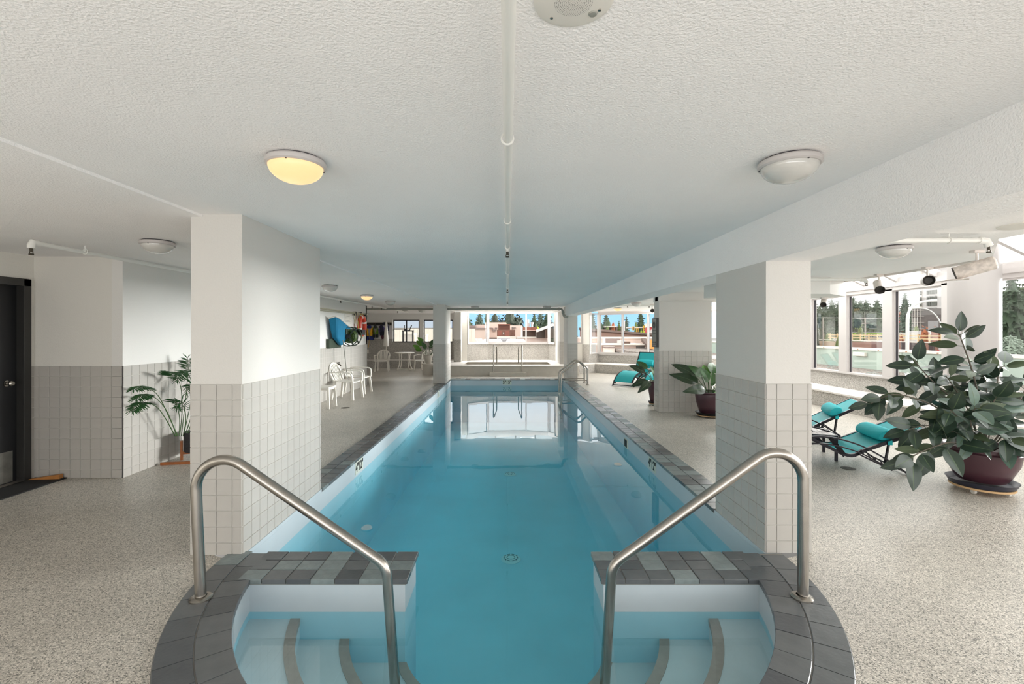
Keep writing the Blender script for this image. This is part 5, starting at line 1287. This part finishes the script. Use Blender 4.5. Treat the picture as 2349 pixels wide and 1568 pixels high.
# ---- trees
def leafmat(name, c): return mat(name, c, .8, noise=.3, nscale=1.2)
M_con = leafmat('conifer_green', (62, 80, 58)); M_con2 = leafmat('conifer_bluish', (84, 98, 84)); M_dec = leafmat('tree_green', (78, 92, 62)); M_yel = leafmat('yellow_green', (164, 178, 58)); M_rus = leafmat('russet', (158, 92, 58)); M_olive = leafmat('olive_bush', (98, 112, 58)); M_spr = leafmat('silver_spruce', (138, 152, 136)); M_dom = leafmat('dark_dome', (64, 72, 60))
M_trunk = mat('trunk', (84, 70, 58), .9)
TG = {}
def conifer(base, h, r, mt, label, seed, group, dense=1.0, z_skirt=.12):
    rr = random.Random(seed); e = empty('conifer_tree', base, label=label, cat='tree', group=group)
    m = MB(); m.tube([(0, 0, 0), (0, 0, h * .97)], [r * .07, r * .01], 6); m.build('trunk', M_trunk, e)
    m = MB(); ns = 22
    for lay in range(9):
        z0_ = h * (.10 + .86 * lay / 9); z1_ = min(h * .99, z0_ + h * .22); R0 = r * (1 - lay / 9) ** .62 * .74 + .02 * r; rg = []
        for k in range(ns): rr_ = R0 * (rr.uniform(.78, 1.12) if k % 2 else rr.uniform(.5, .75)); rg.append((rr_ * cos(2 * pi * k / ns), rr_ * sin(2 * pi * k / ns), z0_ - (rr.uniform(.0, .05) * h if k % 2 else -.02 * h)))
        m.add(rg + [(0, 0, z1_)], [(k, (k + 1) % ns, ns) for k in range(ns)])
    nl = int(30 * dense)
    for i in range(nl):
        t = i / nl; z = h * (z_skirt + (1 - z_skirt) * t); R = r * (1 - t) ** .6 * rr.uniform(.75, 1.1) + .03 * r; nb = max(5, int(13 * (1 - t) + 4))
        for k in range(nb):
            a = 2 * pi * (k + rr.random()) / nb; L = R * rr.uniform(.65, 1.15); w = L * .55 + .09 * r; dz = -L * .28 + rr.uniform(-.1, .1) * L
            ux, uy = cos(a), sin(a); vx, vy = -sin(a), cos(a)
            for q in range(3):
                f0 = q / 3; f1 = (q + 1.35) / 3; c0 = Vector((ux * L * f0, uy * L * f0, z + dz * f0)); c1 = Vector((ux * L * f1, uy * L * f1, z + dz * f1 - .04 * L)); ww = w * (1 - .28 * q) * .5
                j = rr.uniform(-.3, .3) * ww
                if q: m.add([c0 + Vector((0, 0, .03 * L)), c0.lerp(c1, .5) - Vector((0, 0, .30 * L + .04 * r)), c1 - Vector((0, 0, .04 * L))], [(0, 1, 2)])
                m.add([c0 + Vector((0, 0, .05 * L)), c0.lerp(c1, .6) + Vector((vx * ww, vy * ww, -.10 * L + j)), c1, c0.lerp(c1, .6) - Vector((vx * ww, vy * ww, .10 * L - j))], [(0, 1, 2, 3)])
    m.build('crown', mt, e)
    return e
def bushy(base, h, r, mt, label, seed, group, n=650, zc=.58, name='leafy_tree', leaf=.10):
    rr = random.Random(seed); e = empty(name, base, label=label, cat='tree' if name != 'shrub' else 'shrub', group=group)
    m = MB(); m.tube([(0, 0, 0), (0, 0, h * .6)], [r * .09, r * .04], 6); m.build('trunk', M_trunk, e)
    blobs = [(Vector((rr.uniform(-.5, .5) * r, rr.uniform(-.5, .5) * r, h * zc + rr.uniform(-.24, .26) * h)), rr.uniform(.38, .62)) for _ in range(9)] + [(Vector((0, 0, h * zc)), .8)]
    m = MB()
    for i in range(n):
        c, s = blobs[rr.randrange(10)]; d = Vector((rr.gauss(0, 1), rr.gauss(0, 1), rr.gauss(0, 1))).normalized(); p = c + Vector((d.x * r * s, d.y * r * s, d.z * h * s * .42)) * rr.uniform(.75, 1.05)
        u = Vector((rr.gauss(0, 1), rr.gauss(0, 1), rr.gauss(0, 1))).normalized(); v = u.cross(d).normalized(); q = r * leaf * rr.uniform(.7, 1.5)
        m.add([p + u * q, p + v * q * .7, p - u * q, p - v * q * .7], [(0, 1, 2, 3)])
    for c, s in blobs: m.lathe([(0, -h * s * .33), (r * s * .5, -h * s * .25), (r * s * .78, 0), (r * s * .5, h * s * .25), (0, h * s * .33)], c=tuple(c), n=9)
    m.build('crown', mt, e)
    return e
def tree_px(kind, px, pt, wpx, Y, mt, label, seed, group, gz=GZ, **k):
    top = P(px, pt, Y); h = top.z - gz; r = wpx * Y / F / 2 * (2.3 if kind == 'c' and Y < 100 else 1)
    return (conifer if kind == 'c' else bushy)((top.x, Y, gz), h, r, mt, label, seed, group, **k)
G1 = 'trees beyond the spa windows'
tree_px('b', 1085, 727, 44, 62, M_dec, 'grey-green leafy tree at the left of the spa window view', 1, G1, n=800)
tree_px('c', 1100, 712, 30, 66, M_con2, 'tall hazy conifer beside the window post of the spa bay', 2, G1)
tree_px('b', 1120, 716, 26, 70, M_dec, 'narrow leafy tree just right of the spa window post', 3, G1)
tree_px('b', 1145, 717, 46, 74, M_dom, 'dark rounded tree behind the yellow-green bush', 4, G1, n=900)
tree_px('b', 1178, 716, 58, 72, M_dom, 'broad dark rounded tree above the beige building', 5, G1, n=1100)
tree_px('b', 1133, 729, 26, 58, M_yel, 'bright yellow-green bushy tree above the beige building', 6, G1, n=600)
tree_px('b', 1158, 728, 18, 58, M_olive, 'olive bushy tree right of the bright yellow-green one', 7, G1, n=500)
tree_px('c', 1226, 714, 24, 60, M_con, 'dark conifer behind the white roof pipes', 8, G1)
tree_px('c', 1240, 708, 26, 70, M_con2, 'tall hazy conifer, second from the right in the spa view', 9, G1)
tree_px('c', 1256, 707, 30, 64, M_con, 'tall dark conifer at the right edge of the spa view', 10, G1)
tree_px('b', 1234, 742, 26, 52, M_yel, 'low yellowish bush above the gabled shed', 11, G1, n=400)
tree_px('b', 1196, 738, 22, 60, M_dec, 'small green tree between the dark dome tree and the roof pipes', 12, G1, n=500)
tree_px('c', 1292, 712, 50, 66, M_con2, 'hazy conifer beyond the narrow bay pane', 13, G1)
# ---- view through the corner windows
bF = empty('building', label='long low brown-roofed building crossing the corner window view', cat='building')
m = MB(); a, b, c, d = P(1330, 775, 45), P(1520, 775, 52), P(1520, 768.5, 52), P(1330, 753.5, 45); dv = Vector((2, 6, 0))
m.add([a, b, c, d] + [q + dv for q in (a, b, c, d)], [(0, 1, 2, 3), (7, 6, 5, 4), (3, 2, 6, 7), (0, 3, 7, 4), (1, 5, 6, 2)]); m.build('roof_slope', mat('brown_roofing', (116, 84, 70), .85, noise=.08, nscale=1.5), bF)
m = MB(); m.add([Vector((a.x + .5, 46.5, GZ)), Vector((b.x, 53.5, GZ)), Vector((b.x, 53.5, b.z)), Vector((a.x + .5, 46.5, a.z))] + [Vector((a.x + 2, 50.5, GZ)), Vector((b.x + 2, 57.5, GZ)), Vector((b.x + 2, 57.5, b.z)), Vector((a.x + 2, 50.5, a.z))], [(0, 1, 2, 3), (7, 6, 5, 4), (0, 4, 5, 1), (3, 2, 6, 7), (0, 3, 7, 4), (1, 5, 6, 2)]); m.build('wall', M_shed, bF)
m = MB(); m.bar(P(1330, 753.5, 44.9), P(1520, 768.5, 51.9), .3, .22); m.build('ridge_cap', M_shed, bF)
bG = empty('building', label='grey-beige rooftop wall with pale ledges below the brown roof', cat='building')
block(bG, 'upper_wall', M_beige2, 1330, 1530, 775, 792, 36, 2); block(bG, 'upper_ledge', M_cap, 1330, 1530, 773.3, 776.3, 35.9, 2.2); block(bG, 'lower_ledge', M_cap, 1330, 1480, 788.6, 791.2, 33, 3); block(bG, 'lower_wall', M_beige2, 1330, 1480, 791, 840, 33.2, 3)
block(bG, 'door', mat('dark_steel_door', (92, 86, 82), .5), 1460, 1478, 793, 812, 33.1, .2); block(bG, 'ac_unit', M_cap, 1386, 1410, 794, 815, 32.6, .5); block(bG, 'ac_top', M_trimd, 1386, 1411, 794.5, 797.5, 32.5, .6)
block(bG, 'duct', M_white, 1423, 1436, 781, 789, 34, 1); block(bG, 'duct_recess', M_shed, 1428, 1446, 783, 788.5, 33.9, .2); block(bG, 'recess', M_trimd, 1390, 1422, 777, 786, 35.85, .2); block(bG, 'post', M_cap, 1385, 1389, 776, 789, 33.5, .4)
block(bG, 'meter_box', M_cap, 1422, 1428, 801, 811, 32.9, .3)
m = MB(); m.bar(P(1476, 779, 35), P(1492, 799, 31), .3, .25); m.build('stair_rail', M_shed, bG)
block(bG, 'roof_floor', mat('pinkish_roof', (214, 200, 194), .9), 1330, 1620, 812, 835, 31, 6)
m = MB(); a, b = P(1494, 800, 30), P(1505, 779, 30); m.box((a.x, 30, a.z), (b.x, 30.5, b.z)); bo = m.build('cabinet_box', mat('orange_plywood', (222, 158, 84), .7)); 
lg = MB(); lg.box((a.x, 30.0, a.z - .35), (a.x + .05, 30.1, a.z)); lg.build('leg', M_shed, bo); tag(bo, 'orange plywood board standing on the roof at the edge of the mid pillar', 'board')
m = MB(); a, b = P(1352, 812, 30), P(1368, 789, 30); m.box((a.x, 30, a.z), (b.x, 31, b.z)); tag(m.build('roof_unit', M_white, bevel=.03), 'white ventilation unit in the narrow angled window pane', 'roof unit')
bH = empty('building', label='small brown and grey houses above the brown roof in the corner window', cat='building')
block(bH, 'grey_wall', M_trimd, 1414, 1433, 748, 760, 62, 5); block(bH, 'brown_wall', M_shed, 1402, 1414, 750, 760, 60, 5); block(bH, 'roof', M_cap, 1394, 1415, 747.5, 750, 59.5, 6); block(bH, 'pale_gable', M_beige, 1360, 1369, 746, 757, 60, 4)
bI = empty('shop_sign', label='red and white shop sign board beyond the corner window', cat='sign')
block(bI, 'white_board', M_cap, 1484, 1512, 742, 749.5, 55, 1); block(bI, 'red_board', mat('sign_red', (206, 90, 92), .6), 1484, 1512, 749.5, 768, 55.1, 1); block(bI, 'red_band', mat('sign_red_dark', (190, 60, 66), .6), 1484, 1512, 749.5, 751.5, 54.95, .1)
for x_ in (1488, 1508):
    q_ = P(x_, 768, 55.5); m = MB(); m.tube([q_, Vector((q_.x, q_.y, GZ))], .12, 8); m.build('post', M_pipeG, bI)
m = MB(); ptsa = [P(1487, 756, 54.9), P(1493, 757, 54.9), P(1499, 752, 54.9), P(1497, 764, 54.9), P(1491, 765, 54.9)]; m.add(ptsa + [q + Vector((0, .1, 0)) for q in ptsa], [(0, 1, 2, 3, 4), (9, 8, 7, 6, 5)] + [(i, (i + 1) % 5, 5 + (i + 1) % 5, 5 + i) for i in range(5)]); m.build('white_emblem', M_white, bI)
M_ty = mat('signal_yellow', (222, 172, 40), .5)
for i, (px, pt, pb, lb) in enumerate(((1453.5, 748, 757, 'yellow traffic signal at the left end of the mast arm'), (1463, 752, 761, 'yellow traffic signal hanging lower in the middle of the arm'), (1478, 747, 759, 'yellow traffic signal nearest the red shop sign'))):
    e = empty('traffic_signal', label=lb, cat='traffic light', group='yellow traffic signals'); block(e, 'housing', M_ty, px - 1.7, px + 1.7, pt, pb, 50, .3)
    for k in range(3): z = pt + (pb - pt) * (.2 + .3 * k); block(e, 'lens', M_shed, px - .9, px + .9, z - 1, z + 1, 49.95, .1)
m = MB(); m.tube([P(1436, 751.5, 50.2), P(1482, 750.5, 50.2)], .07, 8); m.tube([P(1432, 775, 50.2), P(1432, 735, 50.2)], .08, 8); tag(m.build('signal_mast', M_white), 'pale traffic signal mast with a long horizontal arm', 'mast')
G2 = 'trees beyond the corner windows'
for i, a in enumerate((('c', 1360, 716, 22, 60, M_con2, 'hazy conifer in the narrow angled corner pane'), ('c', 1391, 714, 24, 66, M_con2, 'spiky pale-tipped tree at the left of the wide corner pane'),
    ('b', 1389, 733, 34, 62, M_con, 'dark rounded tree below the spiky one at the corner window'), ('b', 1406, 736, 24, 60, M_rus, 'russet tree above the small brown houses'), ('b', 1391, 745, 18, 56, M_olive, 'olive bush touching the brown roof at the corner window'),
    ('c', 1420, 732, 14, 62, M_olive, 'small pointed green tree above the grey house'), ('c', 1437, 722, 16, 58, M_con2, 'conifer right before the corner window post'), ('c', 1470, 706, 26, 58, M_con, 'tallest conifer in the right corner pane'),
    ('b', 1470, 730, 34, 60, M_dom, 'broad dark tree under the tallest conifer'), ('b', 1457, 734, 20, 56, M_olive, 'olive green tree beside the corner window post'), ('b', 1473, 743, 14, 54, M_yel, 'yellowish bush behind the traffic signals'),
    ('c', 1502, 722, 18, 64, M_con, 'dark conifer at the pillar edge of the right corner pane'), ('b', 1494, 735, 18, 62, M_dec, 'rounded tree above the red shop sign'), ('b', 1439, 745, 12, 54, M_olive, 'small bush left of the corner window post'))):
    tree_px(*a[:6], a[6], 30 + i, G2, **({} if a[0] == 'c' else {'n': 420}))
# ---- view through the back-room windows: bright wall, fence, white crates
bJ = empty('fence', label='weathered board fence outside the black-framed back windows', cat='fence')
for k in range(26):
    m = MB(); x = -7.0 + k * .2; m.box((x, 26, .3), (x + .185, 26.03, 1.75)); m.build('board', mat('pale_board', (208, 200, 188), .8, noise=.08, nscale=2), bJ)
bK = empty('building', label='pale grey house with blue-grey roof outside the back windows', cat='building')
m = MB(); m.box((-10, 32, -2), (-3.6, 36, 1.9)); m.build('wall', M_cap, bK)
m = MB(); m.add([(-10.3, 31.5, 1.85), (-3.3, 31.5, 1.85), (-3.3, 34, 2.7), (-10.3, 34, 2.7), (-10.3, 36.5, 1.85), (-3.3, 36.5, 1.85)], [(0, 1, 2, 3), (3, 2, 5, 4), (0, 3, 4), (1, 5, 2)]); m.build('roof', mat('blue_grey_roof', (128, 138, 150), .8), bK)
for x in (-8.4, -6.6, -4.7): m = MB(); m.box((x, 31.95, 1.05), (x + .7, 32, 1.7)); m.build('window', mat('house_glass', (110, 124, 132), .2), bK)
m = MB(); m.box((-5.05, 22.6, .1), (-4.55, 23.2, 1.45)); m.box((-5.08, 22.57, 1.45), (-4.52, 23.23, 1.5)); tag(m.build('crate', M_plastic), 'white box outside the left pane of the first back window', 'box')
m = MB(); m.box((-4.35, 22.6, .1), (-3.95, 23.1, 1.4)); m.box((-4.38, 22.57, 1.4), (-3.92, 23.13, 1.46)); tag(m.build('crate', M_plastic), 'white box outside the right pane of the first back window', 'box')
m = MB(); m.tube([(-4.95, 22.4, 1.9), (-4.95, 22.4, 1.68), (-4.7, 22.4, 1.66), (-4.6, 22.4, 1.9)], .03, 8); m.box((-5.05, 22.35, 1.60), (-4.5, 22.45, 1.66)); m.box((-5.04, 22.36, .1), (-4.98, 22.44, 1.62)); m.box((-4.57, 22.36, .1), (-4.51, 22.44, 1.62)); tag(m.build('black_rack', M_black, smooth=40), 'black metal rack outside the left pane of the back window', 'rack')

# ---- right-hand view: street, hoarding, shop, trees, towers
def pr(px, X): return X * F / (px - CX)       # distance at which the plane x = X is seen in column px
def side_block(root, name, mt, X, px0, px1, zt, zb, dep=6):
    y0, y1 = pr(px1, X), pr(px0, X); m = MB(); m.box((X, y0, zb), (X + dep, y1, zt)); return m.build(name, mt, root)
ho = empty('hoarding', label='brown construction hoarding with dark panels beyond the parapet', cat='hoarding')
M_hb = mat('hoarding_brown', (158, 118, 104), .8, noise=.06, nscale=1); M_hd = mat('hoarding_dark', (70, 54, 56), .7)
XH = 34
side_block(ho, 'board', M_hb, XH, 1950, 1999, .62, -4, .5); side_block(ho, 'board', mat('hoarding_mid', (124, 86, 80), .8), XH, 1999, 2052, .68, -4, .5); side_block(ho, 'board', M_hb, XH, 2052, 2154, .72, -4, .5)
for a, b in ((2066, 2077), (2087, 2098), (2109, 2119), (2130, 2141), (2151, 2153)): side_block(ho, 'dark_panel', M_hd, XH - .1, a, b, .66, -3, .3)
side_block(ho, 'top_plate', M_cap, XH - .05, 1866, 2154, .76, .68, .4)
side_block(ho, 'deck', mat('tan_deck', (176, 146, 120), .8), XH, 1866, 1950, .55, -4, 1)
gr = empty('guard_rail', label='pale timber guard rail along the top of the brown hoarding', cat='guard rail'); M_tim = mat('pale_timber', (222, 192, 148), .8)
for z in (1.0, 1.25):
    m = MB(); m.bar((XH, pr(2160, XH), z), (XH, pr(1900, XH), z), .06, .10); m.build('rail', M_tim, gr)
for k in range(15):
    y = pr(2160, XH) + k * 1.05; m = MB(); m.bar((XH, y, .7), (XH, y, 1.4), .08, .08, up=(1, 0, 0)); m.build('post', M_tim, gr)
fl_ = empty('flag_banner', label='red and white banner with a red leaf at the end of the hoarding', cat='banner')
side_block(fl_, 'white_field', M_white, XH - .2, 2153, 2166, .75, -.6, .1); side_block(fl_, 'red_field', mat('flag_red', (206, 40, 52), .7), XH - .25, 2153, 2166, .75, .46, .1)
y_ = pr(2159.5, XH); m = MB(); s_ = .17
mp = [(0, 1), (.2, .6), (.45, .7), (.4, .3), (.8, .5), (.95, .15), (.6, -.15), (.65, -.4), (.1, -.35), (.08, -.9), (-.08, -.9), (-.1, -.35), (-.65, -.4), (-.6, -.15), (-.95, .15), (-.8, .5), (-.4, .3), (-.45, .7), (-.2, .6)]
k_ = len(mp); m.add([(XH - .27, y_ + a * s_, .02 + b * s_) for a, b in mp] + [(XH - .24, y_ + a * s_, .02 + b * s_) for a, b in mp], [tuple(range(k_)), tuple(range(2 * k_ - 1, k_ - 1, -1))] + [(i, (i + 1) % k_, k_ + (i + 1) % k_, k_ + i) for i in range(k_)]); m.build('red_leaf', mat('flag_red', (206, 40, 52)), fl_)
# shop with the green fascia
sh = empty('shop', label='shop with bright green fascia and white lettering beyond the hoarding', cat='shop')
XS = 42
side_block(sh, 'wall', M_cap, XS, 1945, 2056, 1.45, -5, 2); side_block(sh, 'fascia', mat('lime_fascia', (150, 196, 50), .5), XS - .2, 1945, 2056, 1.46, .93, .3)
side_block(sh, 'name_board', mat('navy_board', (44, 74, 92), .5), XS - .25, 1986, 2056, 1.26, .93, .1)
side_block(sh, 'roof_edge', M_white, XS - .3, 1945, 2056, 1.52, 1.46, .6)
yc = (pr(1988.5, XS) + pr(2026, XS)) / 2
t_ = text_obj('A.A.G SUPE', .42, (XS - .27, yc, 1.09), (pi / 2, 0, -pi / 2), M_white, sh, 'lettering', .01); bb = max(v.co.x for v in t_.data.vertices) - min(v.co.x for v in t_.data.vertices)
t_.scale = ((pr(1988.5, XS) - pr(2026, XS)) / bb, 1, 1)
wb = empty('building', label='low white building among trees in the first window pane', cat='building'); side_block(wb, 'wall', M_white, 44.5, 1877, 1926, 1.55, -4, 2); side_block(wb, 'lower_wall', M_cap, 40, 1870, 1940, .85, -4, 3)
sc_ = empty('building', label='dark mid-rise building wrapped in scaffolding left of the white tower', cat='building')
M_sc = mat('scaffold_grey', (98, 90, 88), .8, noise=.15, nscale=.3); side_block(sc_, 'core', M_sc, 142, 2066, 2113, 9.6, -5, 12)
for i in range(6): side_block(sc_, 'floor_slab', mat('slab_grey', (150, 142, 138), .8), 141.4, 2066, 2113, -1.4 + 2.1 * i, -1.65 + 2.1 * i, 1)
side_block(sc_, 'brick_wing', mat('wing_brick', (182, 140, 128), .8), 141, 2052, 2066, 8.8, -5, 10)
for i in range(5): side_block(sc_, 'window', M_hd, 140.8, 2056, 2060, 8.2 - 2.2 * i, 6.9 - 2.2 * i, .4); side_block(sc_, 'window', mat('red_wrap', (190, 80, 80), .8), 140.8, 2061, 2064, 8.0 - 2.2 * i, 6.8 - 2.2 * i, .4)
for i in range(8):
    x = 2068 + i * 6; side_block(sc_, 'pole', M_cap, 140.9, x, x + .5, 9.4, -4, .1)
tw = empty('tower', label='white apartment tower with rows of windows seen through the third pane', cat='building')
side_block(tw, 'wall', M_white, 220, 2112, 2188, 40, -5, 20); side_block(tw, 'side_strip', M_cap, 219.5, 2109, 2113, 34, -5, 8)
M_wd = mat('tower_glass', (72, 74, 66), .25)
for i in range(8):
    pyc = 670 + 13.45 * i; Yc = 220 * F / (2136 - CX); z = EYE - (pyc - CY) * Yc / F; hh = 4.4 * Yc / F
    for a, b in ((2125.5, 2129.0), (2129.8, 2133.3), (2134.6, 2139.4), (2140.2, 2144.0), (2144.8, 2147.6)): side_block(tw, 'window', M_wd, 219.6, a, b, z + hh, z - hh, .5)
    for a, b in ((2109.6, 2112.4),): side_block(tw, 'window', M_wd, 219.2, a, b, z + hh, z - hh, .5)
wl = empty('building', label='low white podium building behind the arched street lamp', cat='building'); side_block(wl, 'wall', M_white, 70, 2078, 2132, 1.72, -5, 8); side_block(wl, 'glass_rail', mat('glass_rail', (160, 190, 186), .3), 69.8, 2108, 2132, .9, -.2, .2)
# arched street lamp
lp = empty('street_lamp', label='pale arched street lamp in front of the white tower', cat='street lamp')
YL = 31.0
m = MB(); m.tube(smoothpath([P(2081, 860, YL), P(2081.5, 760, YL), P(2083, 722, YL), P(2092, 704, YL), P(2110, 694, YL), P(2130, 689.5, YL), P(2148, 688, YL)], 6), [.10] * 13 + [.075] * 24, 10); m.build('arch', M_pipe, lp, smooth=50)
m = MB(); m.tube(smoothpath([P(2084, 708, YL), P(2110, 706.5, YL), P(2130, 710, YL), P(2146, 722, YL), P(2156, 738, YL), P(2160, 757, YL)], 6), .035, 8); m.build('cable_arm', M_pipe, lp, smooth=50)
# utility poles and wires
up_ = empty('utility_pole', label='thin grey utility pole with wires in the second window pane', cat='utility pole')
m = MB(); m.tube([P(1986, 800, 48), P(1984.5, 728, 48)], .06, 6); m.bar(P(1978, 741, 48), P(1993, 741, 48), .1, .1); m.build('pole', mat('pole_grey', (150, 142, 134), .8), up_)
m = MB(); m.tube([P(1866, 728.5, 46), P(1888, 728, 46), P(1985, 730, 48), P(2030, 729, 50)], .03, 5); m.build('wire', M_pipeG, up_)
m = MB(); m.tube([P(1888, 800, 46), P(1888, 727, 46)], .05, 6); tag(m.build('utility_pole', mat('pole_grey', (150, 142, 134))), 'thin grey utility pole in the first window pane', 'utility pole')
G3 = 'trees beyond the right-hand windows'
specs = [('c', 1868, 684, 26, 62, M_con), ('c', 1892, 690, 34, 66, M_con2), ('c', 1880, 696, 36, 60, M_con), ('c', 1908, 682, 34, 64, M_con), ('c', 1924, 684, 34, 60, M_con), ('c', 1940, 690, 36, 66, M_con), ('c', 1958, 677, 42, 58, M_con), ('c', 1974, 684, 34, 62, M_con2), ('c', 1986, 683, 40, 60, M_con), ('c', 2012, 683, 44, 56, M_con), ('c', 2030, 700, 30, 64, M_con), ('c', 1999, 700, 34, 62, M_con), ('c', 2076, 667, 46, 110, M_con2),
         ('b', 1903, 741, 36, 52, M_olive), ('b', 1872, 742, 26, 50, M_dom), ('b', 1966, 738, 36, 54, M_olive), ('b', 1925, 758, 22, 46, M_olive), ('b', 2063, 752, 34, 44, M_rus), ('b', 2128, 752, 52, 42, M_rus), ('b', 2150, 750, 34, 44, M_rus), ('b', 2103, 748, 20, 90, M_olive)]
lbl = ['dark conifer at the left edge of the first window pane', 'hazy brown-green conifer in the middle of the first window pane', 'dark conifer left of the hazy one in the first pane', 'tall dark conifer at the right of the first pane', 'dark conifer by the first window post', 'conifer hidden partly behind the first window post',
       'tall dark conifer at the left edge of the second pane', 'lighter conifer between two dark ones in the second pane', 'pointed dark conifer in the middle of the second pane', 'broad dark conifer at the right of the second pane', 'conifer behind the second window post', 'low dark conifer behind the utility pole', 'tall distant conifer above the scaffolded building',
       'round olive tree behind the low white building', 'dark bush at the left edge of the first pane', 'olive tree above the left end of the green fascia', 'small olive bush right of the low white building', 'rust-red tree left of the arched street lamp', 'rust-orange tree top above the timber guard rail', 'rust-orange tree at the right edge of the third pane', 'small green trees on the podium below the tower']
for i, (s_, l_) in enumerate(zip(specs, lbl)): tree_px(*s_, l_, 60 + i, G3, **({} if s_[0] == 'c' else {'n': 500}))
for i, (px, pt, w_, Y, mt, l_) in enumerate(((1886, 737, 40, 57, M_dom, 'dark bush under the conifers at the left of the first pane'), (1914, 738, 38, 58, M_con, 'dark green bush under the conifers at the right of the first pane'),
    (1948, 736, 40, 57, M_dom, 'dark bush behind the first window post'), (1972, 737, 34, 58, M_con, 'dark green bush under the conifers at the left of the second pane'), (1994, 735, 40, 57, M_dom, 'dark bush above the dark name board in the second pane'), (2018, 734, 42, 57, M_con, 'dark green bush at the right of the second pane'))):
    tree_px('b', px, pt, w_ * 1.3, Y, mt, l_, 140 + i, G3, n=600)
big = [(2288, 652, 70, 36), (2322, 632, 70, 34), (2356, 642, 80, 36), (2302, 664, 70, 42), (2340, 655, 74, 44), (2400, 640, 90, 38), (2450, 650, 90, 38), (2270, 672, 60, 44)]
bl = ['tall dark fir left in the window right of the column', 'tallest fir in the window right of the column', 'dense fir at the right edge of the photo', 'fir standing behind the two tall ones right of the column', 'hazy fir behind the dense one at the right edge', 'fir just beyond the right edge of the view', 'far fir beyond the right edge of the view', 'fir partly behind the round column']
for i, (a, l_) in enumerate(zip(big, bl)): tree_px('c', a[0], a[1], a[2], a[3], M_con if i % 2 else M_dec, l_, 90 + i, 'firs right of the column', dense=1.3)
tree_px('c', 2318, 766, 60, 22, M_spr, 'small silvery spruce above the parapet right of the column', 120, None, gz=-1.2)
